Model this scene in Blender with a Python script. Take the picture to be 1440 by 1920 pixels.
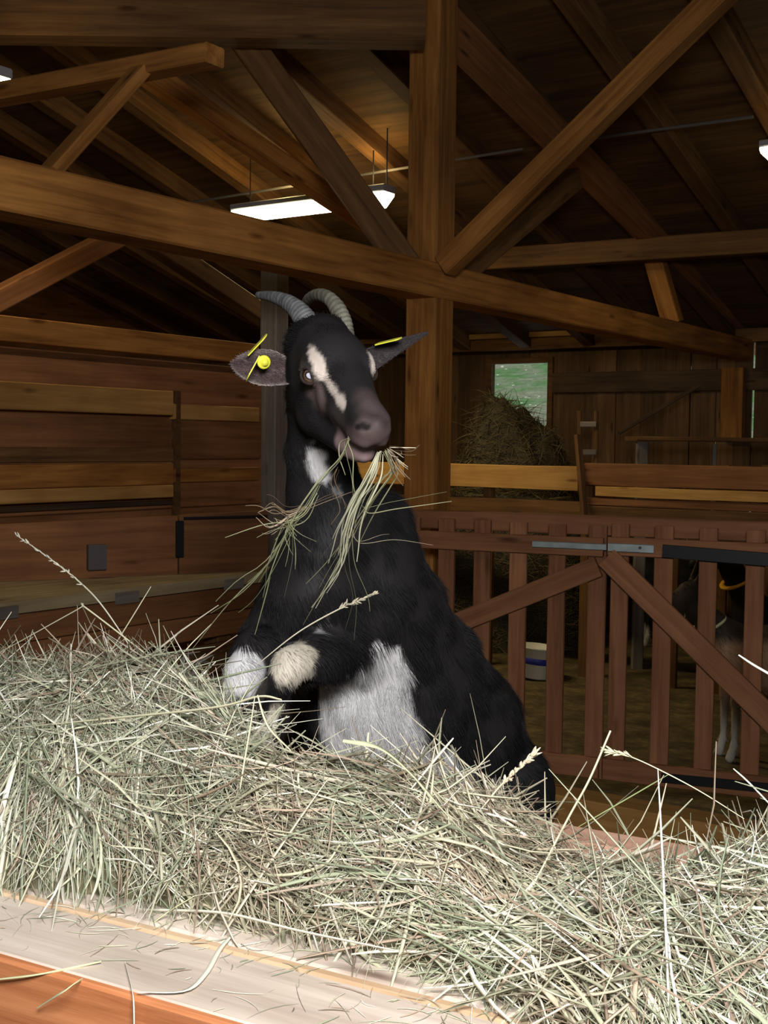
import bpy, math, random
import numpy as np
from mathutils import Vector, Matrix

for _o in list(bpy.data.objects):
    bpy.data.objects.remove(_o)
SC = bpy.context.scene
COL = SC.collection
R = math.radians
rng = np.random.default_rng(7)
random.seed(7)

# ------------------------------------------------------------------ camera
F = 2300.0
CAMZ = 1.6
PITCH = math.atan(130 / F)
ROLL = R(0.7)
cam_d = bpy.data.cameras.new('camera')
cam = bpy.data.objects.new('camera', cam_d)
COL.objects.link(cam)
CM = Matrix.Translation((0, 0, CAMZ)) @ Matrix.Rotation(math.pi / 2 - PITCH, 4, 'X') @ Matrix.Rotation(ROLL, 4, 'Z')
cam.matrix_world = CM
cam_d.sensor_fit = 'AUTO'
cam_d.sensor_width = 36
cam_d.lens = 36 * F / 1920
cam_d.clip_start = 0.05
SC.camera = cam

# ------------------------------------------------------------------ light and view
SC.view_settings.view_transform = 'Standard'
SC.view_settings.look = 'None'
SC.view_settings.gamma = 1
SC.view_settings.exposure = 0.0
SC.cycles.use_denoising = True
SC.cycles.max_bounces = 6
SC.cycles.sample_clamp_indirect = 6
w = bpy.data.worlds.new('sky')
SC.world = w
w.use_nodes = True
w.node_tree.nodes['Background'].inputs[0].default_value = (0.75, 0.85, 1.0, 1)
w.node_tree.nodes['Background'].inputs[1].default_value = 0.9


def area(name, loc, target, sx, sy, power, color):
    d = bpy.data.lights.new(name, 'AREA')
    d.shape = 'RECTANGLE'
    d.size, d.size_y, d.energy, d.color = sx, sy, power, color
    o = bpy.data.objects.new(name, d)
    COL.objects.link(o)
    o.location = loc
    o.rotation_euler = (Vector(target) - Vector(loc)).to_track_quat('-Z', 'Y').to_euler()
    return o


# added area lamps stand for daylight and flash behind the camera; no opening built
area('daylight', (0.12, -0.02, 2.15), (0.12, 1.5, 1.10), 0.60, 0.45, 74, (1.0, 0.985, 0.97))
area('daylight_wide', (-0.2, -1.2, 1.9), (0.1, 3.0, 1.2), 1.8, 1.2, 7, (0.96, 0.97, 1.0))

# ------------------------------------------------------------------ frames and pixels
A = Vector((0.559, 0.829, 0)).normalized()      # the barn's long axis, away to the right
B = Vector((0.829, -0.559, 0)).normalized()     # across the barn
UP = Vector((0, 0, 1))


def ray(px, py):
    d = CM.to_3x3() @ Vector(((px - 720) / F, -(py - 960) / F, -1))
    return d


def P(px, py, Y):
    d = ray(px, py)
    return Vector((0, 0, CAMZ)) + d * (Y / d.y)


class Plane:
    """vertical plane through (x, y) running along the horizontal direction d; n>0 is towards the camera"""
    def __init__(s, x, y, d):
        s.o = Vector((x, y, 0))
        s.d = d.normalized()
        s.n = Vector((s.d.y, -s.d.x, 0))
        if s.n.dot(-s.o) < 0:
            s.n = -s.n

    def uv(s, px, py, n=0):
        r = ray(px, py)
        o = s.o + s.n * n
        t = (o - Vector((0, 0, CAMZ))).dot(s.n) / r.dot(s.n)
        p = Vector((0, 0, CAMZ)) + r * t
        return (p - o).dot(s.d), p.z

    def w(s, u, z, n=0):
        return s.o + s.d * u + s.n * n + UP * z

    def p(s, px, py, n=0):
        u, z = s.uv(px, py, n)
        return s.w(u, z, n)


# ------------------------------------------------------------------ materials
def nt(name):
    m = bpy.data.materials.new(name)
    m.use_nodes = True
    t = m.node_tree
    b = t.nodes['Principled BSDF']
    return m, t, b


def node(t, kind, **kw):
    n = t.nodes.new(kind)
    for k, v in kw.items():
        if k in n.inputs:
            n.inputs[k].default_value = v
        else:
            setattr(n, k, v)
    return n


def ramp(t, stops):
    n = t.nodes.new('ShaderNodeValToRGB')
    e = n.color_ramp.elements
    while len(e) < len(stops):
        e.new(0.5)
    for i, (p, c) in enumerate(stops):
        e[i].position = p
        e[i].color = (*c, 1)
    return n


def wood(name, dark, light, rough=0.75, knots=True, grain=1.0, vary=0.25):
    m, t, b = nt(name)
    L = t.links
    tc = node(t, 'ShaderNodeTexCoord')
    oi = node(t, 'ShaderNodeObjectInfo')
    add = node(t, 'ShaderNodeVectorMath', operation='ADD')
    mul = node(t, 'ShaderNodeMath', operation='MULTIPLY')
    mul.inputs[1].default_value = 37
    L.new(oi.outputs['Random'], mul.inputs[0])
    L.new(tc.outputs['Object'], add.inputs[0])
    L.new(mul.outputs[0], add.inputs[1])
    mp = node(t, 'ShaderNodeMapping')
    mp.inputs['Scale'].default_value = (1.6 * grain, 28 * grain, 28 * grain)
    L.new(add.outputs[0], mp.inputs[0])
    n1 = node(t, 'ShaderNodeTexNoise', Scale=1.0, Detail=6.0, Roughness=0.65, Distortion=0.4)
    L.new(mp.outputs[0], n1.inputs['Vector'])
    n2 = node(t, 'ShaderNodeTexNoise', Scale=2.2, Detail=3.0)
    L.new(add.outputs[0], n2.inputs['Vector'])
    mid = tuple((a + c) / 2 for a, c in zip(dark, light))
    r1 = ramp(t, [(0.3, dark), (0.5, mid), (0.7, light)])
    L.new(n1.outputs['Fac'], r1.inputs[0])
    mx = node(t, 'ShaderNodeMix', data_type='RGBA', blend_type='MULTIPLY')
    mx.inputs[0].default_value = 0.8
    r2 = ramp(t, [(0.3, (0.62, 0.58, 0.55)), (0.65, (1.1, 1.1, 1.1))])
    L.new(n2.outputs['Fac'], r2.inputs[0])
    L.new(r1.outputs[0], mx.inputs[6])
    L.new(r2.outputs[0], mx.inputs[7])
    out = mx.outputs[2]
    if knots:
        mk = node(t, 'ShaderNodeMapping')
        mk.inputs['Scale'].default_value = (1.3, 5.5, 5.5)
        L.new(add.outputs[0], mk.inputs[0])
        v = node(t, 'ShaderNodeTexVoronoi', Scale=1.7)
        L.new(mk.outputs[0], v.inputs['Vector'])
        rk = ramp(t, [(0.05, (0.18, 0.09, 0.05)), (0.15, (1, 1, 1))])
        L.new(v.outputs['Distance'], rk.inputs[0])
        m2 = node(t, 'ShaderNodeMix', data_type='RGBA', blend_type='MULTIPLY')
        m2.inputs[0].default_value = 0.75
        L.new(out, m2.inputs[6])
        L.new(rk.outputs[0], m2.inputs[7])
        out = m2.outputs[2]
    hs = node(t, 'ShaderNodeHueSaturation')
    ma = node(t, 'ShaderNodeMapRange')
    ma.inputs['To Min'].default_value = 1 - vary
    ma.inputs['To Max'].default_value = 1 + vary
    L.new(oi.outputs['Random'], ma.inputs['Value'])
    L.new(ma.outputs[0], hs.inputs['Value'])
    L.new(out, hs.inputs['Color'])
    L.new(hs.outputs[0], b.inputs['Base Color'])
    b.inputs['Roughness'].default_value = rough
    b.inputs['Specular IOR Level'].default_value = 0.25
    bp = node(t, 'ShaderNodeBump', Strength=0.25, Distance=0.004)
    L.new(n1.outputs['Fac'], bp.inputs['Height'])
    L.new(bp.outputs[0], b.inputs['Normal'])
    return m


def plain(name, col, rough=0.6, metal=0.0, spec=0.4, noise=0.0, scale=20):
    m, t, b = nt(name)
    b.inputs['Roughness'].default_value = rough
    b.inputs['Metallic'].default_value = metal
    b.inputs['Specular IOR Level'].default_value = spec
    tc = node(t, 'ShaderNodeTexCoord')
    n = node(t, 'ShaderNodeTexNoise', Scale=float(scale), Detail=4.0)
    t.links.new(tc.outputs['Object'], n.inputs['Vector'])
    r = ramp(t, [(0.3, tuple(c * (1 - noise) for c in col)), (0.7, tuple(min(1, c * (1 + noise)) for c in col))])
    t.links.new(n.outputs['Fac'], r.inputs[0])
    t.links.new(r.outputs[0], b.inputs['Base Color'])
    return m


def vcol(name, rough=0.6, spec=0.3, sheen=0.0, noise=0.0):
    m, t, b = nt(name)
    a = node(t, 'ShaderNodeAttribute', attribute_name='Col')
    t.links.new(a.outputs['Color'], b.inputs['Base Color'])
    b.inputs['Roughness'].default_value = rough
    b.inputs['Specular IOR Level'].default_value = spec
    return m


def glow(name, col, strength):
    m, t, b = nt(name)
    b.inputs['Base Color'].default_value = (*col, 1)
    b.inputs['Emission Color'].default_value = (*col, 1)
    b.inputs['Emission Strength'].default_value = strength
    return m


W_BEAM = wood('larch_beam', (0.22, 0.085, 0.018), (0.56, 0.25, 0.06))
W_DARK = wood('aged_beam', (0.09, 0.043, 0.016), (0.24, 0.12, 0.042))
W_RED = wood('reddish_boards', (0.20, 0.082, 0.036), (0.39, 0.175, 0.082), vary=0.12)
W_GOLD = wood('golden_boards', (0.38, 0.19, 0.05), (0.62, 0.35, 0.11), vary=0.15)
W_PANEL = wood('panel_boards', (0.19, 0.078, 0.03), (0.38, 0.165, 0.065))
W_DUSK = wood('dark_rail', (0.05, 0.03, 0.018), (0.12, 0.07, 0.035))
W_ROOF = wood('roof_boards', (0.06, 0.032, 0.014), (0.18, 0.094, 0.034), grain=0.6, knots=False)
W_GREY = wood('weathered_grey', (0.16, 0.14, 0.12), (0.33, 0.29, 0.25))
W_PALE = wood('bleached_ledge', (0.46, 0.375, 0.31), (0.74, 0.65, 0.56), vary=0.05)
W_FRONT = wood('ledge_face', (0.36, 0.11, 0.035), (0.68, 0.28, 0.12), vary=0.05, grain=1.6)
W_STRIP = wood('fresh_strip', (0.56, 0.38, 0.23), (0.74, 0.55, 0.37), vary=0.03)
W_PINK = wood('rail_wood', (0.45, 0.25, 0.17), (0.66, 0.40, 0.29), vary=0.03)
M_BLACK = plain('black_iron', (0.012, 0.013, 0.016), 0.5, 0.3)
M_ZINC = plain('zinc', (0.36, 0.42, 0.42), 0.5, 0.6, noise=0.2)
M_HAY = vcol('hay', 0.6, 0.25)
M_FUR = vcol('coat', 0.6, 0.2)
M_WHITEP = plain('white_plastic', (0.75, 0.75, 0.68), 0.5)
M_GREYP = plain('grey_plastic', (0.35, 0.35, 0.37), 0.6)
M_COND = plain('conduit_grey', (0.13, 0.12, 0.11), 0.6)
M_BLUE = plain('blue_band', (0.03, 0.04, 0.35), 0.5)
M_YEL = plain('yellow_plastic', (0.72, 0.70, 0.06), 0.45)
M_TUBE = glow('lamp_tube', (1.0, 0.93, 0.62), 9.0)


# ------------------------------------------------------------------ objects
def setp(o, label=None, cat=None, group=None, kind=None):
    if label: o['label'] = label
    if cat: o['category'] = cat
    if group: o['group'] = group
    if kind: o['kind'] = kind
    return o


def world_of(o):
    m_ = o.matrix_basis.copy()
    return m_ if o.parent is None else world_of(o.parent) @ m_


def link(name, me, mat, parent=None, M=None, smooth=False):
    o = bpy.data.objects.new(name, me)
    COL.objects.link(o)
    if mat is not None:
        for mm in (mat if isinstance(mat, (list, tuple)) else [mat]):
            me.materials.append(mm)
    if smooth:
        me.polygons.foreach_set('use_smooth', [True] * len(me.polygons))
    if M is None: M = Matrix.Identity(4)
    if parent is not None:
        o.parent = parent
        o.matrix_basis = world_of(parent).inverted() @ M
    else:
        o.matrix_basis = M
    return o


def empty(name, loc, label, cat, group=None, rz=0):
    o = bpy.data.objects.new(name, None)
    COL.objects.link(o)
    o.empty_display_size = 0.1
    o.matrix_basis = Matrix.Translation(loc) @ Matrix.Rotation(rz, 4, 'Z')
    return setp(o, label, cat, group)


def bevbox(sx, sy, sz, bev=0.006, wob=0.0, n=1):
    """box with chamfered long edges, x is the long axis, origin at the centre"""
    hy, hz = sy / 2, sz / 2
    b = min(bev, hy * 0.5, hz * 0.5)
    ring = [(-hy + b, -hz), (hy - b, -hz), (hy, -hz + b), (hy, hz - b), (hy - b, hz), (-hy + b, hz), (-hy, hz - b), (-hy, -hz + b)]
    vs, fs = [], []
    for i in range(n + 1):
        x = -sx / 2 + sx * i / n
        for (y, z) in ring:
            vs.append((x, y + random.uniform(-wob, wob), z + random.uniform(-wob, wob)))
    for i in range(n):
        for k in range(8):
            a, c = i * 8 + k, i * 8 + (k + 1) % 8
            fs.append((a, c, c + 8, a + 8))
    fs.append(tuple(range(7, -1, -1)))
    fs.append(tuple(n * 8 + k for k in range(8)))
    me = bpy.data.meshes.new('m')
    me.from_pydata(vs, [], fs)
    me.update()
    return me


def bar(name, p0, p1, wd, ht, mat, parent=None, side=None, bev=0.006, wob=0.0, n=1):
    """timber from p0 to p1; side = the horizontal-ish direction of its width"""
    p0, p1 = Vector(p0), Vector(p1)
    x = (p1 - p0).normalized()
    s = Vector(side) if side is not None else x.cross(UP)
    if s.length < 1e-4: s = Vector((1, 0, 0))
    z = x.cross(s).normalized()
    y = z.cross(x).normalized()
    M = Matrix((x, y, z)).transposed().to_4x4()
    M.translation = (p0 + p1) / 2
    return link(name, bevbox((p1 - p0).length, wd, ht, bev, wob, n), mat, parent, M)


def pbox(name, pl, u0, u1, z0, z1, n0, n1, mat, parent=None, vertical=False, bev=0.004, wob=0.0):
    if u0 > u1: u0, u1 = u1, u0
    if z0 > z1: z0, z1 = z1, z0
    c = pl.w((u0 + u1) / 2, (z0 + z1) / 2, (n0 + n1) / 2)
    k = 4 if wob else 1
    if vertical:
        x, y, z = UP, pl.d, pl.n
        me = bevbox(z1 - z0, u1 - u0, abs(n1 - n0), bev, wob, k)
        z = x.cross(y)
    else:
        x, y = pl.d, pl.n
        z = x.cross(y)
        me = bevbox(u1 - u0, abs(n1 - n0), z1 - z0, bev, wob, k)
    M = Matrix((x, y, z)).transposed().to_4x4()
    M.translation = c
    return link(name, me, mat, parent, M)


def board_px(name, pl, x0, y0, x1, y1, n0, n1, mat, parent=None, vertical=False, **kw):
    """board on plane pl whose face has the pixel corners (x0,y0) top left and (x1,y1) bottom right"""
    nf = max(n0, n1)
    u0, za = pl.uv(x0, y0, nf)
    u1, _ = pl.uv(x1, y0, nf)
    _, zb = pl.uv((x0 if not vertical else (x0 + x1) / 2), y1, nf)
    return pbox(name, pl, u0, u1, za, zb, n0, n1, mat, parent, vertical, **kw)


def np_mesh(name, verts, faces, cols=None, nper=4):
    me = bpy.data.meshes.new(name)
    verts = np.asarray(verts, np.float32)
    faces = np.asarray(faces, np.int32)
    me.vertices.add(len(verts))
    me.vertices.foreach_set('co', verts.ravel())
    me.loops.add(faces.size)
    me.loops.foreach_set('vertex_index', faces.ravel())
    me.polygons.add(len(faces))
    me.polygons.foreach_set('loop_start', np.arange(0, faces.size, faces.shape[1], dtype=np.int32))
    me.update(calc_edges=True)
    if cols is not None:
        a = me.color_attributes.new('Col', 'FLOAT_COLOR', 'POINT')
        c = np.ones((len(verts), 4), np.float32)
        c[:, :3] = cols
        a.data.foreach_set('color', c.ravel())
    return me


def strands(pts, width, flat, cols, sides=4, taper=0.35, sidevec=None, tip=None):
    """pts N x K x 3, width N, flat N, cols N x 3 -> verts, faces, colours of closed-section stems"""
    N, K, _ = pts.shape
    tan = np.gradient(pts, axis=1)
    tan /= np.linalg.norm(tan, axis=2, keepdims=True) + 1e-9
    if sidevec is None:
        sidevec = rng.normal(size=(N, 3))
    sv = np.repeat(sidevec[:, None, :], K, axis=1)
    s = np.cross(tan, sv)
    s /= np.linalg.norm(s, axis=2, keepdims=True) + 1e-9
    n = np.cross(tan, s)
    u = np.linspace(0, 1, K)
    prof = 1 - (1 - taper) * np.abs(2 * u - 1) ** 2.5 if tip is None else np.maximum(1 - u ** tip, 0.04)
    hw = width[:, None] * 0.5 * prof[None, :]
    out = []
    for k in range(sides):
        a = 2 * math.pi * (k + 0.5) / sides
        out.append(pts + s * (math.cos(a) * hw)[..., None] * 1.3 + n * (math.sin(a) * hw * flat[:, None])[..., None] * 1.3)
    V = np.stack(out, axis=2)                     # N K S 3
    idx = np.arange(N * K * sides).reshape(N, K, sides)
    a = idx[:, :-1, :]
    b = np.roll(idx, -1, axis=2)[:, :-1, :]
    c = np.roll(idx, -1, axis=2)[:, 1:, :]
    d = idx[:, 1:, :]
    Fc = np.stack([a, b, c, d], axis=-1).reshape(-1, 4)
    C = np.repeat(cols[:, None, :], K * sides, axis=1).reshape(-1, 3)
    return V.reshape(-1, 3), Fc, C


def join(parts):
    V, Fc, C, off = [], [], [], 0
    for v, f, c in parts:
        V.append(v); Fc.append(f + off); C.append(c); off += len(v)
    return np.concatenate(V), np.concatenate(Fc), np.concatenate(C)


def vnoise(p, scale, seed=0):
    """cheap smooth 3-D value noise, p N x 3 -> 0..1"""
    q = np.asarray(p) * scale + seed * 17.31
    i = np.floor(q).astype(np.int64)
    f = q - i
    f = f * f * (3 - 2 * f)
    def h(a, b, c):
        x = (a * 73856093) ^ (b * 19349663) ^ (c * 83492791) ^ (seed * 2654435)
        x = (x ^ (x >> 13)) * 1274126177
        return ((x ^ (x >> 16)) & 0xffff) / 65535.0
    r = 0
    for dx in (0, 1):
        for dy in (0, 1):
            for dz in (0, 1):
                wgt = (f[:, 0] if dx else 1 - f[:, 0]) * (f[:, 1] if dy else 1 - f[:, 1]) * (f[:, 2] if dz else 1 - f[:, 2])
                r = r + wgt * h(i[:, 0] + dx, i[:, 1] + dy, i[:, 2] + dz)
    return r


# ================================================================== THE BARN SHELL
def sb(s, b, z=0.0):
    return A * s + B * b + UP * z


def roof_z(s):
    return 2.6 + 0.29 * (10.05 - s)


def quad_slab(name, corners, thick, mat, kind='structure', parent=None, axis=None):
    """slab under a 4-corner surface, in a frame whose x runs along 'axis'"""
    c = sum((Vector(q) for q in corners), Vector()) / 4
    x = (axis or (Vector(corners[1]) - Vector(corners[0]))).normalized()
    nrm = (Vector(corners[1]) - Vector(corners[0])).cross(Vector(corners[3]) - Vector(corners[0])).normalized()
    y = nrm.cross(x).normalized()
    M = Matrix((x, y, nrm)).transposed().to_4x4()
    M.translation = c
    Mi = M.inverted()
    top = [Mi @ Vector(q) for q in corners]
    vs = [tuple(q) for q in top] + [(q.x, q.y, q.z - thick) for q in top]
    me = bpy.data.meshes.new(name)
    me.from_pydata(vs, [], [(0, 1, 2, 3), (7, 6, 5, 4), (0, 4, 5, 1), (1, 5, 6, 2), (2, 6, 7, 3), (3, 7, 4, 0)])
    o = link(name, me, mat, parent, M)
    if kind: o['kind'] = kind
    return o


# floor strewn with old straw
m, t, b = nt('strewn_floor')
tc = node(t, 'ShaderNodeTexCoord')
n1 = node(t, 'ShaderNodeTexNoise', Scale=5.0, Detail=8.0, Roughness=0.75)
mp = node(t, 'ShaderNodeMapping'); mp.inputs['Scale'].default_value = (4, 26, 4); mp.inputs['Rotation'].default_value = (0, 0, 0.5)
n2 = node(t, 'ShaderNodeTexNoise', Scale=3.0, Detail=5.0, Distortion=1.5)
t.links.new(tc.outputs['Object'], n1.inputs['Vector'])
t.links.new(tc.outputs['Object'], mp.inputs[0]); t.links.new(mp.outputs[0], n2.inputs['Vector'])
r1 = ramp(t, [(0.35, (0.05, 0.032, 0.012)), (0.55, (0.17, 0.12, 0.045)), (0.75, (0.34, 0.26, 0.12))])
r2 = ramp(t, [(0.4, (0.5, 0.5, 0.5)), (0.7, (1.3, 1.3, 1.2))])
mx = node(t, 'ShaderNodeMix', data_type='RGBA', blend_type='MULTIPLY'); mx.inputs[0].default_value = 1
t.links.new(n1.outputs['Fac'], r1.inputs[0]); t.links.new(n2.outputs['Fac'], r2.inputs[0])
t.links.new(r1.outputs[0], mx.inputs[6]); t.links.new(r2.outputs[0], mx.inputs[7])
t.links.new(mx.outputs[2], b.inputs['Base Color']); b.inputs['Roughness'].default_value = 0.9
M_FLOOR = m
S0, S1, B0, B1 = -4.5, 10.05, -9.2, 4.2
quad_slab('floor', [sb(S0, B0), sb(S0, B1), sb(S1, B1), sb(S1, B0)], 0.1, M_FLOOR)

# roof: boards running across, rafters under them
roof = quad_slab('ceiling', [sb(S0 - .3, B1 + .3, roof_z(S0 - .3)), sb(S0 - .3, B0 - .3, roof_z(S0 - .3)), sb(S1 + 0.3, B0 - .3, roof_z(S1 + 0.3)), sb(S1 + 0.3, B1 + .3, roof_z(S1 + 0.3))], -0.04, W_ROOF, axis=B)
# board joints of the ceiling as real battens of a second layer
RA = (A - UP * 0.29).normalized()
for i, bb in enumerate(np.arange(-8.9, 4.0, 0.62)):
    p0 = sb(1.5, bb, roof_z(1.5) - 0.09)
    p1 = sb(S1, bb, roof_z(S1) - 0.09)
    r = bar('rafter', p0, p1, 0.11, 0.15, W_DARK, roof, side=B)

# thin laps between the roof boards
lap = []
for i, ss in enumerate(np.arange(2.0, 10.0, 0.16)):
    q = bar('board_lap', sb(ss, -8.9, roof_z(ss) - 0.008), sb(ss, 4.0, roof_z(ss) - 0.008), 0.012, 0.012, W_DARK, roof, side=A, bev=0.001)
    lap.append(q)
for q in lap[1:]:
    pass

PB = Plane(*(sb(S1, 0)[:2]), B)        # back wall plane
# back wall: upright boards with real gaps between some of them
wall_b = bpy.data.objects.new('wall_back', None); COL.objects.link(wall_b); wall_b.matrix_basis = Matrix.Translation(sb(S1, 0)); wall_b['kind'] = 'structure'
uwl, zwt = PB.uv(925, 683); uwr, _ = PB.uv(1030, 683); zwb = PB.uv(980, 800)[1]
# gap positions along the wall, seen in the photo as slits of daylight
gaps = [(PB.uv(1157, 660)[0], 0.006), (PB.uv(1295, 700)[0], 0.009), (PB.uv(1413, 700)[0], 0.022), (PB.uv(1340, 850)[0], 0.012)]
edges = sorted([(B0, 0)] + [(uwl, 0), (uwr, 0)] + gaps + [(B1, 0)])
bounds = []
for (e0, g0), (e1, g1) in zip(edges[:-1], edges[1:]):
    a0, a1 = e0 + g0 / 2, e1 - g1 / 2
    k = max(1, round((a1 - a0) / 0.19))
    for i in range(k):
        bounds.append((a0 + (a1 - a0) * i / k, a0 + (a1 - a0) * (i + 1) / k))
hh = roof_z(S1) + 0.05
M_WB = wood('wall_boards', (0.09, 0.048, 0.022), (0.21, 0.115, 0.052), vary=0.4)
for (u0, u1) in bounds:
    if uwl - 0.001 <= u0 and u1 <= uwr + 0.001:
        pbox('wall_board', PB, u0 + .001, u1 - .001, zwt, hh, -0.03, 0, M_WB, wall_b, vertical=True, bev=0.003)
        pbox('wall_board', PB, u0 + .001, u1 - .001, 0, zwb, -0.03, 0, M_WB, wall_b, vertical=True, bev=0.003)
    else:
        # overlapping boards, except at the daylight gaps
        near_gap = lambda u: min(abs(u - g[0]) - g[1] / 2 for g in gaps) < 0.003
        ov0 = 0.0 if near_gap(u0) else 0.004
        dz = random.choice((0, 0.004))
        pbox('wall_board', PB, u0 - ov0, u1 + (0.0 if near_gap(u1) else 0.004), 0, hh, -0.03 + dz, dz, M_WB, wall_b, vertical=True, bev=0.003)
for (px_, ya, yb) in ((1157, 672, 960), (1295, 640, 686), (1295, 712, 960), (1340, 640, 828), (1413, 826, 960)):
    uu = PB.uv(px_, 700)[0]
    pbox('batten', PB, uu - .03, uu + .03, PB.uv(px_, yb)[1], PB.uv(px_, ya)[1], -0.06, -0.032, M_WB, wall_b, vertical=True)
wf = bpy.data.objects.new('window_1', None); COL.objects.link(wf); wf.matrix_basis = Matrix.Translation(PB.w((uwl + uwr) / 2, zwb)); wf['kind'] = 'structure'
for (a, b_, c, d) in ((uwl - .05, uwl, zwb - .05, zwt + .05), (uwr, uwr + .05, zwb - .05, zwt + .05), (uwl, uwr, zwt, zwt + .05), (uwl, uwr, zwb - .05, zwb)):
    pbox('window_frame', PB, a, b_, c, d, -0.02, 0.035, W_DARK, wf)
# rails of the back wall
for (ya, yb, mm) in ((697, 737, W_DARK), (625, 655, W_BEAM)):
    pass

# the other walls of the barn, outside the view
quad_slab('wall_left', [sb(S0, B0, -0.05), sb(S1, B0, -0.05), sb(S1, B0, roof_z(S1) + .02), sb(S0, B0, roof_z(S0) + .02)], 0.05, W_PANEL)
quad_slab('wall_right', [sb(S0, B1, -0.05), sb(S0, B1, roof_z(S0) + .02), sb(S1, B1, roof_z(S1) + .02), sb(S1, B1, -0.05)], 0.05, W_PANEL)
quad_slab('wall_front', [sb(S0, B0, -0.05), sb(S0, B0, roof_z(S0) + .02), sb(S0, B1, roof_z(S0) + .02), sb(S0, B1, -0.05)], 0.05, W_PANEL)

# the meadow slope outside
m, t, b = nt('meadow')
tc = node(t, 'ShaderNodeTexCoord')
mp = node(t, 'ShaderNodeMapping'); mp.inputs['Scale'].default_value = (1, 2.2, 1)
n1 = node(t, 'ShaderNodeTexNoise', Scale=0.9, Detail=3.0, Roughness=0.6)
n2 = node(t, 'ShaderNodeTexNoise', Scale=7.0, Detail=5.0, Roughness=0.7)
v = node(t, 'ShaderNodeTexVoronoi', Scale=5.0)
t.links.new(tc.outputs['Object'], mp.inputs[0])
for q in (n1, n2, v): t.links.new(mp.outputs[0], q.inputs['Vector'])
r1 = ramp(t, [(0.42, (0.13, 0.26, 0.07)), (0.58, (0.30, 0.30, 0.17))])
r2 = ramp(t, [(0.35, (0.7, 0.7, 0.7)), (0.7, (1.35, 1.35, 1.3))])
r3 = ramp(t, [(0.10, (0.9, 0.85, 0.65)), (0.16, (0, 0, 0))])
mx = node(t, 'ShaderNodeMix', data_type='RGBA', blend_type='MULTIPLY'); mx.inputs[0].default_value = 1
ad = node(t, 'ShaderNodeMix', data_type='RGBA', blend_type='ADD'); ad.inputs[0].default_value = 0.8
t.links.new(n1.outputs['Fac'], r1.inputs[0]); t.links.new(n2.outputs['Fac'], r2.inputs[0]); t.links.new(v.outputs['Distance'], r3.inputs[0])
t.links.new(r1.outputs[0], mx.inputs[6]); t.links.new(r2.outputs[0], mx.inputs[7])
t.links.new(mx.outputs[2], ad.inputs[6]); t.links.new(r3.outputs[0], ad.inputs[7])
t.links.new(ad.outputs[2], b.inputs['Base Color']); b.inputs['Roughness'].default_value = 0.9
gm = quad_slab('meadow', [sb(13, -16, -0.5), sb(13, 8, -0.5), sb(32, 8, 11), sb(32, -16, 11)], 0.2, m, kind=None)
setp(gm, 'green meadow slope with pale stones, seen through the small window', 'meadow', kind='stuff')

# ================================================================== TIMBER FRAME
post_c = Vector((0.21, 6.0, 0))
PA = Plane(post_c.x, post_c.y, A)       # truss plane
PBp = Plane(post_c.x, post_c.y, B)


def single(o, label, cat, group=None):
    return setp(o, label, cat, group)


# main post: rotated with the barn
pw = 0.172
o = link('timber_post', bevbox(3.86, pw, pw, 0.01), W_BEAM, None,
         Matrix.Translation((post_c.x, post_c.y, 3.86 / 2)) @ Matrix.Rotation(math.atan2(A.y, A.x), 4, 'Z') @ Matrix.Rotation(-math.pi / 2, 4, 'Y'))
single(o, 'thick upright timber post right of the goat, carrying the roof frame', 'post')
# tie beam
u0, z0 = PA.uv(-60, 395, 0.1); u1, z1 = PA.uv(1420, 660, 0.1)
zb = PA.uv(400, 473, 0.1)[1]; zt = PA.uv(400, 388, 0.1)[1]
o = pbox('tie_beam', PA, PA.uv(-90, 400, .1)[0], PA.uv(1410, 660, .1)[0], zb, zt, -0.07, 0.10, W_BEAM, bev=0.008)
single(o, 'long orange tie beam crossing the whole picture in front of the post', 'beam')


def brace(pl, a, b_, wpx, mat, label, n=0.0, th=0.1, name='brace', cat='brace'):
    p0, p1 = pl.p(*a, n), pl.p(*b_, n)
    mid = (p0 + p1) / 2
    ww = wpx * mid.y / F
    o = bar(name, p0, p1, ww, th, mat, side=None if False else (p1 - p0).cross(pl.n))
    return single(o, label, cat)


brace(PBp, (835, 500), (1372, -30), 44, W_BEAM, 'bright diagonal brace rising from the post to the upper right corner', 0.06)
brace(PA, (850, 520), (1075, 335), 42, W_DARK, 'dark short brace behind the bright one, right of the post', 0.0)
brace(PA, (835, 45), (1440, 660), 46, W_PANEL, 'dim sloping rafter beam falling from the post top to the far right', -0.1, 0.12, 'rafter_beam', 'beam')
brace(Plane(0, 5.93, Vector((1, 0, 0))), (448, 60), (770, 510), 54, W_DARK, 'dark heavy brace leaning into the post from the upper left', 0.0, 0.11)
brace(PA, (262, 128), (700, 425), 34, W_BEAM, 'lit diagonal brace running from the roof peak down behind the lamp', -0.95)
brace(PA, (268, 128), (92, 325), 24, W_BEAM, 'slender brace standing on the tie beam at the upper left', -0.02, 0.08)
pk = PA.p(265, 125, -0.05)
PBk = Plane(pk.x, pk.y, B)
o = bar('purlin', PBk.p(-120, 200), PBk.p(402, 103), 0.1, 36 * 4.3 / F, W_BEAM, side=A)
single(o, 'short purlin above the slender brace, its end lit gold', 'purlin')
# big beam across the top left
o = bar('cross_beam', (-3.4, 5.72, 3.72), (P(797, 40, 5.72).x, 5.72, 3.72), 0.16, 0.42, W_DARK)
zc = P(400, 72, 5.66).z
o.location.z = zc + 0.21
single(o, 'huge dark cross beam along the top left edge, ending at the post', 'beam')
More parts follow.
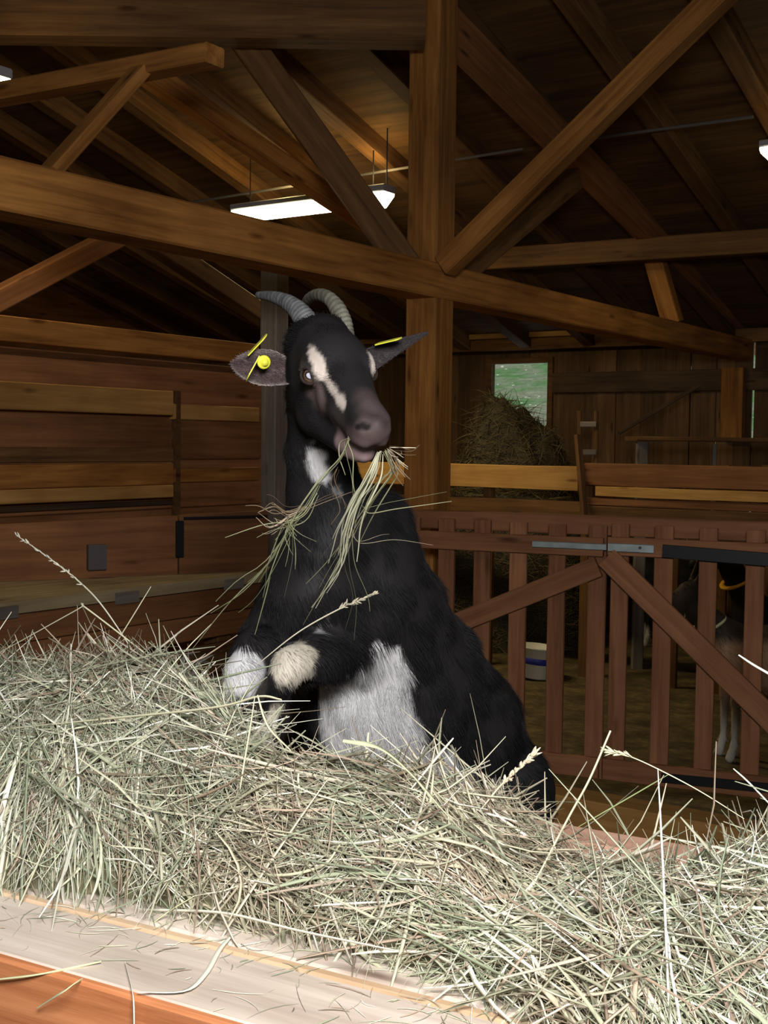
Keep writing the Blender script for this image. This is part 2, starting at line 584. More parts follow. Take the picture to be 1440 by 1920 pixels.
# far purlin at the right
pf = P(1000, 485, 9.0)
PBf = Plane(pf.x, pf.y, B)
o = bar('purlin', PBf.p(882, 490), PBf.p(1560, 445), 0.12, 40 * 8.8 / F, W_DARK, side=A)
single(o, 'dim brown purlin at the right below the roof, beyond the braces', 'purlin')
# wall plate on the back wall
u, z = PB.uv(845, 625)
for (y0, y1, mm, nn, lab) in ((617, 634, W_GOLD, 0.16, 'pale golden plank lying on top of the back wall plate'), (634, 657, W_DARK, 0.12, 'brown wall plate beam along the top of the back wall')):
    ua, za = PB.uv(960, y0, nn); ub, zb2 = PB.uv(960, y1, nn)
    o = pbox('wall_plate', PB, PB.uv(560, 640, nn)[0], PB.uv(1075 if mm is W_GOLD else 1560, 640, nn)[0], zb2 + .002, za, 0.01, nn, mm)
    single(o, lab, 'beam')
u, za = PB.uv(1000, 700, 0.07); _, zb2 = PB.uv(1000, 737, 0.07)
o = pbox('wall_rail', PB, uwr + .06, B1, zb2, za, 0.005, 0.06, W_DUSK)
single(o, 'dark horizontal rail nailed across the back wall boards right of the window', 'rail')
# stub posts on the far right
o = board_px('wall_stud', PB, 1352, 690, 1394, 825, 0.005, 0.12, W_BEAM, vertical=True)
o.data.update(); single(o, 'reddish stud against the back wall left of the bright slit', 'stud')
pq = P(1250, 560, 9.0)
o = bar('strut', P(1228, 488, 8.75), P(1262, 606, 8.75), 0.13, 0.1, W_BEAM, side=B)
single(o, 'short reddish strut standing on the tie beam at the right', 'strut')
# braces low at the left, behind the tie beam
pl2 = Plane(-1.45, 6.3, A)
brace(pl2, (-60, 590), (255, 425), 38, W_PANEL, 'dim orange brace at the left edge below the tie beam', 0, 0.1)
brace(pl2, (245, 425), (520, 610), 36, W_DARK, 'faint dark brace falling right below the tie beam', 0, 0.1)
# grey post behind the goat's ear
PL = Plane(-1.69, 5.4, A)               # partition plane at the left
gp0 = PL.p(513, 800, -0.08)
o = link('timber_post', bevbox(2.6, 0.12, 0.12, 0.008), W_GREY, None,
         Matrix.Translation((gp0.x, gp0.y, 1.3)) @ Matrix.Rotation(math.atan2(A.y, A.x), 4, 'Z') @ Matrix.Rotation(-math.pi / 2, 4, 'Y'))
single(o, 'grey weathered post behind the goat\'s ear at the end of the board wall', 'post')

# conduit along the roof
c0 = P(400, 358, 9.6)
PC = Plane(*(P(750, 320, 7.95)[:2]), B)
def conduit(x0, y0, x1, y1, lab):
    o = bar('conduit', PC.p(x0, y0), PC.p(x1, y1), 0.016, 0.016, M_COND, side=A, bev=0.004)
    single(o, lab, 'conduit')
conduit(330, 384, 981, 279, 'thin grey conduit pipe crossing the roof behind the post')
conduit(1100, 261, 1412, 219, 'thin grey conduit pipe at the upper right below the roof')


# ------------------------------------------------------------------ lamps
def lamp(name, c, d, length, wd, ht, label, power, hang=0.0):
    root = empty(name, c, label, 'lamp', 'tube lamps under the roof', math.atan2(d.y, d.x))
    p0, p1 = Vector(c) - d * length / 2, Vector(c) + d * length / 2
    bar('housing', p0 + UP * (ht * 0.6), p1 + UP * (ht * 0.6), wd * 1.05, ht * 0.45, M_GREYP, root, side=d.cross(UP))
    # diffuser: trough shape tapering downwards with sloped ends
    sy, sx = wd / 2, length / 2
    vs, fs = [], []
    secs = [(-sx, 0.35), (-sx + .05, 1.0), (sx - .05, 1.0), (sx, 0.35)]
    prof = [(-1, 0.35), (-.95, -0.1), (-.6, -.5), (0, -.62), (.6, -.5), (.95, -.1), (1, .35)]
    for x, k in secs:
        for (y, z) in prof:
            vs.append((x, y * sy * (0.8 + .2 * k), 0.35 * ht + (z - 0.35) * ht * k))
    n = len(prof)
    for i in range(3):
        for j in range(n - 1):
            a = i * n + j
            fs.append((a, a + n, a + n + 1, a + 1))
    fs.append(tuple(range(n))); fs.append(tuple(3 * n + k for k in range(n - 1, -1, -1)))
    for i in range(3):
        fs.append((i * n, i * n + n - 1, (i + 1) * n + n - 1, (i + 1) * n))
    me = bpy.data.meshes.new('diffuser'); me.from_pydata(vs, [], fs)
    link('diffuser', me, M_TUBE, root, Matrix.Translation(c) @ Matrix.Rotation(math.atan2(d.y, d.x), 4, 'Z'))
    s = c.dot(A)
    zt_ = roof_z(s)
    for k in (-0.35, 0.35):
        q = Vector(c) + d * length * k
        bar('hanger', q + UP * ht * .7, Vector((q.x, q.y, zt_)), 0.008, 0.008, M_BLACK, root, bev=0.001)
    ld = bpy.data.lights.new(name + '_light', 'AREA')
    ld.shape = 'RECTANGLE'; ld.size, ld.size_y, ld.energy, ld.color = length, wd * 1.5, power, (1.0, 0.80, 0.42)
    ld.spread = math.pi
    lo = bpy.data.objects.new('lamp_light', ld); COL.objects.link(lo)
    lo.parent = root; lo.location = (0, 0, -ht * 0.8)
    ld2 = bpy.data.lights.new(name + '_up', 'POINT'); ld2.energy = power * 0.35; ld2.color = (1.0, 0.72, 0.28); ld2.shadow_soft_size = 0.08
    l2 = bpy.data.objects.new('lamp_upward_light', ld2); COL.objects.link(l2)
    l2.parent = root; l2.location = (0, 0, ht * 1.6)
    return root


lamp('tube_lamp', P(537, 393, 8.3), B, 0.90, 0.10, 0.085, 'long glowing tube lamp above the tie beam, left of the post', 20)
lamp('tube_lamp', P(712, 374, 7.9), B, 0.15, 0.13, 0.10, 'small round-ended glowing lamp end just left of the post', 11)
lamp('tube_lamp', P(-42, 168, 5.2), B, 0.30, 0.11, 0.09, 'glowing lamp cut off by the upper left picture edge', 4)
lamp('tube_lamp', P(1486, 284, 6.6), B, 0.32, 0.12, 0.08, 'glowing lamp cut off by the right picture edge', 1.6)

# ================================================================== LEFT: BOARD PARTITION AND BENCH
def u_of(pl, px, py=800, n=0): return pl.uv(px, py, n)[0]
part = empty('board_partition', PL.w(0.5, 0), 'wall of dark and golden horizontal boards behind the goat, left', 'partition')
ua, ub = u_of(PL, -60), u_of(PL, 490)
def zp(y, x=0, n=0.0): return PL.uv(x, y, n)[1]
# dark backing boards
hb = [0.0, 0.45, 0.85, 1.25, 1.5, 1.75, 2.0, zp(665)]
for i in range(len(hb) - 1):
    pbox('backing_board', PL, ua, ub, hb[i] + .002, hb[i + 1] - .002, -0.03, 0, W_PANEL, part)
def row(name, x0, x1, y0, y1, n, mat):
    xr = max(x0, 0)
    pbox(name, PL, u_of(PL, x0, (y0 + y1) / 2, n), u_of(PL, x1, (y0 + y1) / 2, n), zp(y0, xr, n), zp(y1, xr, n), 0.001, n, mat, part)
row('board', -60, 486, 590, 638, 0.05, W_BEAM)
row('board', -60, 325, 714, 767, 0.09, W_GOLD)
row('board', 326, 486, 757, 786, 0.03, W_GOLD)
row('board', -60, 325, 872, 918, 0.09, W_BEAM)
row('board', -60, 325, 919, 946, 0.10, W_GOLD)
row('board', 326, 486, 878, 905, 0.03, W_BEAM)
row('board', -60, 325, 838, 868, 0.02, W_DARK)
row('board', -60, 325, 952, 962, 0.03, W_DUSK)
pbox('upright', PL, u_of(PL, 322, 800), u_of(PL, 328, 800), 0.9, zp(714), 0.0, 0.04, W_DARK, part)

# low door panel with iron hinge in front of the partition
pp0, pp1 = Vector((-1.80, 5.02, 0)), Vector((-0.50, 5.72, 0))
PP = Plane(pp0.x, pp0.y, pp1 - pp0)
pan = empty('stall_panel', PP.w(0.5, 0.9), 'low orange-brown board panel with a black hinge, behind the bench', 'panel')
for (xa, xb) in ((-60, 331), (334, 500)):
    u0 = u_of(PP, xa, 1000); u1 = u_of(PP, xb, 1000)
    zA, zB = PP.uv(max(xa, 0), 985 if xa < 0 else 966)[1], PP.uv(xb, 967 if xa < 0 else 957)[1]
    z0 = 0.99
    vs = [(u0, 0, z0), (u1, 0, z0), (u1, 0, zB), (u0, 0, zA)]
    vs = [PP.w(u, z, n) for n in (0.015, -0.015) for (u, _, z) in vs]
    me = bpy.data.meshes.new('panel')
    c = sum(vs, Vector()) / 8
    x, z = PP.d, UP
    M = Matrix((x, z.cross(x), z)).transposed().to_4x4(); M.translation = c
    me.from_pydata([tuple(M.inverted() @ q) for q in vs], [], [(0, 1, 2, 3), (7, 6, 5, 4), (0, 4, 5, 1), (1, 5, 6, 2), (2, 6, 7, 3), (3, 7, 4, 0)])
    link('panel_board', me, W_PANEL, pan, M)
board_px('hinge', PP, 331, 977, 345, 1046, 0.016, 0.03, M_BLACK, pan)
bar('bolt_rod', PP.p(345, 972, .03), PP.p(500, 968, .03), 0.012, 0.012, M_BLACK, pan, bev=.002)
board_px('latch_box', PP, 166, 1022, 200, 1070, 0.016, 0.05, plain('dark_box', (.10, .085, .085), .6), pan)

# bench / raised walkway
bz = 1.0
f0, f1 = P(0, 1130, 4.6), P(520, 1068, 5.8)
def hit(px, py, z):
    r_ = ray(px, py); t_ = (z - CAMZ) / r_.z
    return Vector((0, 0, CAMZ)) + r_ * t_
f0, f1 = hit(-120, 1146, bz), hit(520, 1070, bz)
k0, k1 = hit(-120, 1090, bz), hit(520, 1062, bz)
bench = empty('raised_bench', (f0 + f1) / 2 - UP * bz, 'raised wooden bench with a pale planked top at the left', 'bench')
quad_slab('bench_top', [f0, f1, k1, k0], 0.045, wood('bench_top', (0.30, 0.22, 0.12), (0.5, 0.4, 0.24)), None, bench)
dd = (f1 - f0).normalized()
PF = Plane(f0.x, f0.y, dd)
Lf = (f1 - f0).length
for (za, zb_, mm) in ((bz - 0.05, bz - 0.155, W_RED), (bz - .158, bz - 0.26, W_RED), (bz - .29, bz - .42, W_DARK)):
    pbox('front_board', PF, 0, Lf, za, zb_, -0.03, 0.0, W_PANEL if mm is W_RED else mm, bench)
for k in (0.12, 0.45, 0.8):
    pbox('leg', PF, Lf * k, Lf * k + 0.09, 0, bz - 0.05, -0.12, -0.035, W_DARK, bench, vertical=True)
    pbox('cap_block', PF, Lf * k, Lf * k + 0.12, bz - 0.06, bz - 0.012, 0.001, 0.012, W_GREY, bench)

# ================================================================== RIGHT: GATES
PG = Plane(0.43, 5.45, Vector((0.92, -0.39, 0)))
def gate(name, label, pickets, rail_px, brace_px, side):
    x0, x1 = pickets[0][0], pickets[-1][1]
    c = PG.w((u_of(PG, x0) + u_of(PG, x1)) / 2, 0.15)
    g = empty(name, c, label, 'gate')
    for (a, b_, yt) in pickets:
        u0, zt_ = PG.uv(a, yt); u1 = PG.uv(b_, yt)[0]
        pbox('picket', PG, u0, u1, 0.16, zt_, -0.022, 0.0, W_RED, g, vertical=True, bev=0.003, wob=0.0006)
    (ra, rb, yt, yb, xx) = rail_px
    zt_, zb_ = PG.uv(xx, yt, .025)[1], PG.uv(xx, yb, .025)[1]
    pbox('top_rail', PG, u_of(PG, ra), u_of(PG, rb), zb_, zt_, 0.001, 0.027, W_RED, g, bev=0.003)
    pbox('bottom_rail', PG, u_of(PG, ra), u_of(PG, rb), 0.165, 0.255, 0.001, 0.027, W_RED, g, bev=0.003)
    a, b_, wpx = brace_px
    p0, p1 = PG.p(*a, 0.03), PG.p(*b_, 0.03)
    bar('diagonal', p0, p1, wpx * 5.1 / F, 0.024, W_RED, g, side=(p1 - p0).cross(PG.n), bev=0.003)
    return g
g1 = gate('picket_gate', 'reddish picket gate just right of the goat, brace rising right', [(690, 721, 966), (757, 787, 970), (822, 852, 972), (889, 920, 975), (956, 988, 979), (1029, 1061, 982), (1104, 1138, 985)],
          (690, 1138, 1003, 1037, 980), ((790, 1195), (1122, 1062), 40), 0)
g2 = gate('picket_gate', 'reddish picket gate at the right edge with a long falling brace', [(1147, 1180, 982), (1228, 1263, 986), (1312, 1346, 990), (1400, 1436, 994), (1490, 1528, 998), (1585, 1622, 1002)],
          (1147, 1622, 1013, 1048, 1290), ((1138, 1045), (1560, 1462), 44), 1)
# metal latch and hinge straps
b1 = board_px('latch_bolt', PG, 998, 1014, 1137, 1026, 0.028, 0.04, M_ZINC, g1)
b2 = board_px('latch_plate', PG, 1140, 1018, 1226, 1034, 0.028, 0.04, M_ZINC, g2)
bar('bolt_head', PG.p(1200, 1027, .04), PG.p(1200, 1027, .046), 0.012, 0.012, M_BLACK, b2)
bar('hinge_strap', PG.p(1242, 1033, .033), PG.p(1640, 1066, .033), 0.055, 0.008, M_BLACK, g2, side=PG.n.cross(PG.d), bev=0.002)
bar('hinge_strap', PG.p(1240, 1458, .033), PG.p(1640, 1497, .033), 0.04, 0.008, M_BLACK, g2, side=PG.n.cross(PG.d), bev=0.002)
# gate uprights
# rail beam behind the gates
o = board_px('fence_rail', PG, 640, 948, 1700, 990, -0.16, -0.09, W_RED)
u0, zt_ = PG.uv(980, 963, -.09); _, zb_ = PG.uv(980, 998, -.09)
bpy.data.objects.remove(o)
o = pbox('fence_rail', PG, u_of(PG, 640), u_of(PG, 1700), zb_, zt_, -0.16, -0.09, W_RED)
single(o, 'long reddish rail running just behind the gate tops', 'rail')
for xx in (560, 1660):
    up_ = pbox('rail_post', PG, u_of(PG, xx), u_of(PG, xx) + .09, 0, zt_, -0.255, -0.165, W_RED, vertical=True)
    single(up_, 'reddish fence post holding the rail %s' % ('behind the goat' if xx < 900 else 'beyond the right edge'), 'post')
# low plank step before the gates
q0 = P(1200, 1540, 4.35)
PT = Plane(q0.x, q0.y, B)
o = pbox('step_plank', PT, u_of(PT, 940, 1540), u_of(PT, 1600, 1540), 0.0, PT.uv(1200, 1520)[1], -0.14, 0.0, W_GOLD)
single(o, 'low yellowish plank step on the floor before the gates', 'plank')

# far board fence and clutter
pf = P(980, 890, 8.6)
PQ = Plane(pf.x, pf.y, B)
ff = empty('board_fence', PQ.w(0.8, 0), 'golden board fence across the barn, before the small window', 'fence')
def fb(x0, x1, y0, y1, mat, n0=-0.02, n1=0.02, nm='board', xr=None):
    xr = xr or (x0 + x1) / 2
    pbox(nm, PQ, u_of(PQ, x0, y0), u_of(PQ, x1, y0), PQ.uv(xr, y0, n1)[1], PQ.uv(xr, y1, n1)[1], n0, n1, mat, ff, wob=0.004)
fb(560, 1086, 869, 911, W_GOLD)
fb(1087, 1620, 871, 912, W_PANEL, xr=1200)
fb(1120, 1620, 914, 934, W_GOLD, -0.02, 0.03, xr=1200)
fb(560, 1100, 930, 962, W_DARK, -0.06, -0.03)
fb(1100, 1620, 936, 950, W_PANEL, xr=1200)
fb(1100, 1620, 952, 972, W_DARK, xr=1200)
for xx in (900, 1085, 1250, 1340, 1425):
    pbox('fence_post', PQ, u_of(PQ, xx), u_of(PQ, xx) + .08, 0, PQ.uv(xx, 872)[1], -0.10, -0.065, W_DARK, ff, vertical=True)
o = bar('handle_pole', P(1083, 815, 8.35), P(1104, 1060, 8.2), 0.045, 0.035, W_DARK)
single(o, 'dark pole leaning on the board fence below the small shelf', 'pole')
o = bar('slanting_stick', P(1160, 812, 9.5), P(1312, 722, 9.5), 0.035, 0.03, W_DUSK)
single(o, 'dark stick slanting up to the right before the back wall', 'stick')
sh = empty('rack_shelf', P(1103, 870, 9.3), 'small dark rack with two pale slats beside the hay mound', 'rack')
for xx in (1086, 1118):
    bar('upright', P(xx, 770, 9.3), P(xx, 875, 9.3), 0.03, 0.03, W_DARK, sh)
for (ya, yb) in ((790, 801), (843, 853)):
    pa, pb_ = P(1088, (ya + yb) / 2, 9.27), P(1117, (ya + yb) / 2, 9.27)
    bar('slat', pa, pb_, 0.02, 0.042, W_GREY, sh)
tb = empty('work_table', P(1250, 900, 9.0), 'rough wooden table standing before the back wall at the right', 'table')
bar('table_top', P(1183, 822, 8.8), P(1460, 826, 8.8), 0.45, 0.03, W_DARK, tb)
bar('leg', P(1204, 828, 8.75), Vector((P(1204, 828, 8.75).x, 8.75, 0.0)), 0.08, 0.06, W_GREY, tb, side=(1, 0, 0))
bar('leg', P(1340, 832, 8.75), Vector((P(1340, 832, 8.75).x, 8.75, 0.0)), 0.03, 0.03, W_GREY, tb, side=(1, 0, 0))

# white bucket with a blue band
bk = hit(1004, 1272, 0.0)
bu = empty('bucket', bk, 'white bucket with a blue band on the floor behind the gate', 'bucket')
def lathe(name, prof, mat, parent, M, seg=32):
    vs, fs = [], []
    for r_, z_ in prof:
        for k in range(seg):
            a = 2 * math.pi * k / seg
            vs.append((r_ * math.cos(a), r_ * math.sin(a), z_))
    for i in range(len(prof) - 1):
        for k in range(seg):
            a, b_ = i * seg + k, i * seg + (k + 1) % seg
            fs.append((a, b_, b_ + seg, a + seg))
    me = bpy.data.meshes.new(name); me.from_pydata(vs, [], fs)
    return link(name, me, mat, parent, M, smooth=True)
MB_ = Matrix.Translation(bk + UP * 0.01) @ Matrix.Rotation(R(5), 4, 'Y')
lathe('bucket_body', [(0.0, 0), (0.105, 0), (0.112, .01), (0.135, .2), (.142, .205), (.142, .215), (.13, .215), (.105, .02), (0, .02)], M_WHITEP, bu, MB_)
lathe('blue_band', [(0.124, .10), (0.1255, .101), (0.1305, .142), (0.129, .143)], M_BLUE, bu, MB_)

# ================================================================== SIGNED-DISTANCE MODELLING
class Field:
    def __init__(s, lo, hi, h):
        s.lo, s.h = np.array(lo, float), h
        s.n = np.ceil((np.array(hi) - s.lo) / h).astype(int) + 1
        s.f = np.full(s.n, 0.08, np.float32)

    def sub(s, lo, hi):
        a = np.clip(np.floor((np.array(lo) - s.lo) / s.h).astype(int), 0, s.n)
        b = np.clip(np.ceil((np.array(hi) - s.lo) / s.h).astype(int) + 1, 0, s.n)
        ax = [s.lo[i] + s.h * np.arange(a[i], b[i]) for i in range(3)]
        sl = tuple(slice(a[i], b[i]) for i in range(3))
        X, Y, Z = np.meshgrid(*ax, indexing='ij', sparse=True)
        return sl, X, Y, Z

    def blend(s, sl, d, k, cut):
        f = s.f[sl]
        if f.size == 0: return
        if cut:
            h = np.clip(0.5 - 0.5 * (f + d) / k, 0, 1)
            s.f[sl] = f * (1 - h) + (-d) * h + k * h * (1 - h)
        else:
            h = np.clip(0.5 + 0.5 * (f - d) / k, 0, 1)
            s.f[sl] = f * (1 - h) + d * h - k * h * (1 - h)

    def cone(s, a, b, ra, rb, k=0.02, cut=False):
        a, b = np.array(a, float), np.array(b, float)
        m_ = max(ra, rb) + 0.08
        sl, X, Y, Z = s.sub(np.minimum(a, b) - m_, np.maximum(a, b) + m_)
        ab = b - a
        L2 = max(ab @ ab, 1e-9)
        t_ = ((X - a[0]) * ab[0] + (Y - a[1]) * ab[1] + (Z - a[2]) * ab[2]) / L2
        t_ = np.clip(t_, 0, 1)
        d = np.sqrt((X - a[0] - t_ * ab[0]) ** 2 + (Y - a[1] - t_ * ab[1]) ** 2 + (Z - a[2] - t_ * ab[2]) ** 2) - (ra + (rb - ra) * t_)
        s.blend(sl, d, k, cut)

    def ell(s, c, r_, M=None, k=0.02, cut=False):
        c = np.array(c, float); r_ = np.array(r_, float)
        M = np.eye(3) if M is None else np.array(M)      # columns = axes
        m_ = r_.max() + 0.08
        sl, X, Y, Z = s.sub(c - m_, c + m_)
        X, Y, Z = X - c[0], Y - c[1], Z - c[2]
        q = [(X * M[0, i] + Y * M[1, i] + Z * M[2, i]) for i in range(3)]
        k0 = np.sqrt(sum((q[i] / r_[i]) ** 2 for i in range(3)))
        k1 = np.sqrt(sum((q[i] / r_[i] ** 2) ** 2 for i in range(3))) + 1e-6
        d = k0 * (k0 - 1) / k1
        s.blend(sl, d, k, cut)

    def mesh(s):
        f = s.f
        ins = f < 0
        nx, ny, nz = f.shape
        c = [(i, j, k) for i in (0, 1) for j in (0, 1) for k in (0, 1)]
        cnt = sum(ins[i:nx - 1 + i, j:ny - 1 + j, k:nz - 1 + k].astype(np.int8) for i, j, k in c)
        act = (cnt > 0) & (cnt < 8)
        I = np.argwhere(act)
        vid = np.full(act.shape, -1, np.int64)
        vid[act] = np.arange(len(I))
        acc = np.zeros((len(I), 3)); num = np.zeros(len(I))
        for ax in range(3):
            for o1 in (0, 1):
                for o2 in (0, 1):
                    off = [0, 0, 0]; oth = [q for q in range(3) if q != ax]
                    off[oth[0]], off[oth[1]] = o1, o2
                    p0 = I + off
                    p1 = p0.copy(); p1[:, ax] += 1
                    f0 = f[p0[:, 0], p0[:, 1], p0[:, 2]]; f1 = f[p1[:, 0], p1[:, 1], p1[:, 2]]
                    cr = (f0 < 0) != (f1 < 0)
                    t_ = np.where(cr, f0 / np.where(cr, f0 - f1, 1), 0)
                    q = p0.astype(float); q[:, ax] += t_
                    acc[cr] += q[cr]; num[cr] += 1
        V = acc / num[:, None]
        Fs = []
        for ax in range(3):
            o1, o2 = [q for q in range(3) if q != ax]
            sh = [slice(None)] * 3; sh2 = [slice(None)] * 3
            sh[ax] = slice(0, f.shape[ax] - 1); sh2[ax] = slice(1, None)
            cr = ins[tuple(sh)] != ins[tuple(sh2)]
            E = np.argwhere(cr)
            ok = (E[:, o1] > 0) & (E[:, o2] > 0) & (E[:, o1] < act.shape[o1]) & (E[:, o2] < act.shape[o2])
            E = E[ok]
            def g(d1, d2):
                q = E.copy(); q[:, o1] += d1; q[:, o2] += d2
                return vid[q[:, 0], q[:, 1], q[:, 2]]
            Q = np.stack([g(-1, -1), g(0, -1), g(0, 0), g(-1, 0)], 1)
            flip = ins[E[:, 0], E[:, 1], E[:, 2]]
            if ax == 1: flip = ~flip
            Q[~flip] = Q[~flip][:, ::-1]
            Fs.append(Q)
        return s.lo + V * s.h, np.concatenate(Fs)


def vert_normals(V, Fc):
    n = np.cross(V[Fc[:, 2]] - V[Fc[:, 0]], V[Fc[:, 3]] - V[Fc[:, 1]])
    N = np.zeros_like(V)
    for k in range(4):
        np.add.at(N, Fc[:, k], n)
    return N / (np.linalg.norm(N, axis=1, keepdims=True) + 1e-12)


def smooth_verts(V, Fc, it, lam=0.5):
    for _ in range(it):
        S = np.zeros_like(V); c = np.zeros(len(V))
        for k in range(4):
            for j in ((k + 1) % 4, (k + 3) % 4):
                np.add.at(S, Fc[:, k], V[Fc[:, j]]); np.add.at(c, Fc[:, k], 1)
        V = V + lam * (S / c[:, None] - V)
    return V


def capd(p, a, b):
    a, b = np.array(a), np.array(b)
    ab = b - a
    t_ = np.clip(((p - a) @ ab) / max(ab @ ab, 1e-9), 0, 1)
    return np.linalg.norm(p - a - t_[:, None] * ab, axis=1)


def fur_on(V, Fc, N, count, length_fn, flow_fn, col_fn, width, keep=None, lift=0.35):
    tri = V[Fc]
    ar = np.linalg.norm(np.cross(tri[:, 2] - tri[:, 0], tri[:, 3] - tri[:, 1]), axis=1)
    if keep is not None:
        cen = tri.mean(axis=1)
        ar = ar * keep(cen)
    fi = rng.choice(len(Fc), size=count, p=ar / ar.sum())
    a, b = rng.random(count), rng.random(count)
    q = tri[fi]
    p = (q[:, 0] * ((1 - a) * (1 - b))[:, None] + q[:, 1] * (a * (1 - b))[:, None] + q[:, 2] * (a * b)[:, None] + q[:, 3] * ((1 - a) * b)[:, None])
    n = N[Fc[fi]].mean(axis=1)
    n /= np.linalg.norm(n, axis=1, keepdims=True) + 1e-9
    L = length_fn(p) * rng.uniform(0.55, 1.2, count)
    fl = flow_fn(p, n)
    fl = fl - n * (fl * n).sum(1, keepdims=True)
    fl /= np.linalg.norm(fl, axis=1, keepdims=True) + 1e-9
    # clumping: jitter flow by smooth noise
    cl = np.stack([vnoise(p, 28, s_) - .5 for s_ in (1, 2, 3)], 1)
    fl = fl + cl * 1.0 + rng.normal(size=(count, 3)) * 0.11
    K = 4
    u = np.linspace(0, 1, K)
    lf = lift * rng.uniform(0.4, 1.3, count)
    pts = p[:, None, :] + L[:, None, None] * (fl[:, None, :] * u[None, :, None] + n[:, None, :] * (lf[:, None] * (u - 0.55 * u ** 2))[..., None])
    pts -= n[:, None, :] * 0.001
    pts[:, :, 2] -= (0.16 * L[:, None] * u ** 2)
    cols = col_fn(p) * rng.uniform(0.8, 1.2, (count, 1))
    w_ = (width(p) if callable(width) else np.full(count, width)) * rng.uniform(0.7, 1.3, count)
    return strands(pts, w_, np.full(count, 0.5), cols, sides=3, tip=1.6, sidevec=n)


# ================================================================== THE GOAT
SY = 2.0
HO = np.array(P(612, 606, SY))
hf = np.array((0.355, -0.77, -0.525)); hf /= np.linalg.norm(hf)
hl = np.array((0.915, 0.36, 0.095)); hl -= hf * (hl @ hf); hl /= np.linalg.norm(hl)
hu = np.cross(hf, hl)
HM = np.stack([hf, hl, hu], 1)
def H(x, y, z): return HO + HM @ np.array((x, y, z), float)
def pv(*a): return np.array(P(*a))

fd = Field((-0.62, 1.62, -0.02), (0.46, 2.85, 1.86), 0.0045)
# --- trunk
spine = [((690, 1000, 2.25), .085), ((675, 1085, 2.24), .120), ((700, 1175, 2.29), .138), ((752, 1285, 2.36), .160), ((835, 1372, 2.44), .150), ((872, 1430, 2.5), .132), ((880, 1500, 2.52), .125)]
for (a, ra), (b_, rb) in zip(spine[:-1], spine[1:]):
    fd.cone(pv(*a), pv(*b_), ra, rb, 0.03)
fd.ell(pv(690, 1350, 2.30), (.10, .11, .12), None, 0.05)                      # belly
fd.ell(pv(745, 1420, 2.34), (.11, .10, .07), None, 0.05)
fd.cone(pv(600, 1110, 2.14), pv(650, 1160, 2.2), .078, .10, 0.04)             # brisket
fd.cone(pv(560, 1130, 2.13), pv(600, 1040, 2.16), .058, .075, 0.035)
# --- neck
neck = [((660, 1050, 2.22), .105), ((628, 985, 2.18), .080), ((606, 915, 2.15), .057), ((600, 845, 2.13), .050)]
for (a, ra), (b_, rb) in zip(neck[:-1], neck[1:]):
    fd.cone(pv(*a), pv(*b_), ra, rb, 0.035)
fd.cone(pv(600, 845, 2.13), H(-.01, 0, -.07), .050, .054, 0.03)
fd.cone(pv(602, 850, 2.13), H(0.01, 0, -.09), .048, .045, 0.025)
# --- head
def he(c, r_, k=0.015, cut=False, M=None):
    fd.ell(H(*c), r_, HM if M is None else M, k, cut)
he((-.002, 0, -.047), (.060, .052, .052))
he((.050, 0, -.040), (.062, .055, .046))
fd.cone(H(.06, 0, -.050), H(.205, 0, -.043), .045, .025, 0.02)
for s_ in (-1, 1):
    he((.084, -.048 if s_ < 0 else .040, -.034), (.030, .017, .021), 0.012)                    # brow
    he((.045, s_ * .028, -.108), (.058, .027, .058), 0.02)                    # cheek
    fd.cone(H(.060, s_ * .022, -.140), H(.200, s_ * .010, -.112), .029, .019, 0.02)
    he((.228, s_ * .014, -.050), (.032, .017, .022), 0.010)                   # nostril wing
    he((.226, s_ * .013, -.070), (.032, .016, .017), 0.008)                   # upper lip
he((.250, 0, -.050), (.016, .016, .022), 0.010)
he((.210, 0, -.111), (.026, .019, .016), 0.008)                              # chin
fd.cone(H(.12, 0, -.07), H(.210, 0, -.073), .044, .028, 0.02)
for s_ in (-1, 1):
    # mouth line
    fd.cone(H(.160, s_ * .038, -.082), H(.225, s_ * .032, -.088), .0038, .0042, 0.004, True)
    fd.cone(H(.225, s_ * .032, -.088), H(.262, s_ * .012, -.084), .0042, .0042, 0.004, True)
    # nostril slit
    fd.cone(H(.256, s_ * .017, -.036), H(.244, s_ * .031, -.046), .0055, .0040, 0.004, True)
    fd.cone(H(.244, s_ * .031, -.046), H(.236, s_ * .034, -.058), .0036, .0025, 0.004, True)
    he((.094, -.068 if s_ < 0 else .062, -.043), (.019, .013, .016), 0.008, True)             # eye socket
# --- forelegs
def limb(pts, k=0.018):
    for (a, ra), (b_, rb) in zip(pts[:-1], pts[1:]):
        fd.cone(a, b_, ra, rb, k)
KL = pv(545, 1248, 2.0)
KR = pv(458, 1262, 2.04)
limb([(pv(655, 1130, 2.2), .080), (pv(632, 1215, 2.14), .052), (pv(590, 1232, 2.06), .038), (KL, .030)])
limb([(KL, .029), (KL + (-.012, -.012, -.02), .024), (pv(513, 1330, 2.03), .0165), (pv(488, 1392, 2.0), .018), (pv(478, 1425, 1.98), .018)], 0.01)
limb([(pv(560, 1120, 2.16), .068), (pv(515, 1185, 2.14), .050), (pv(480, 1225, 2.08), .038), (KR, .032)])
limb([(KR, .031), (KR + (-.008, -.015, -.03), .026), (pv(440, 1320, 2.02), .018), (pv(428, 1370, 1.98), .018)], 0.01)
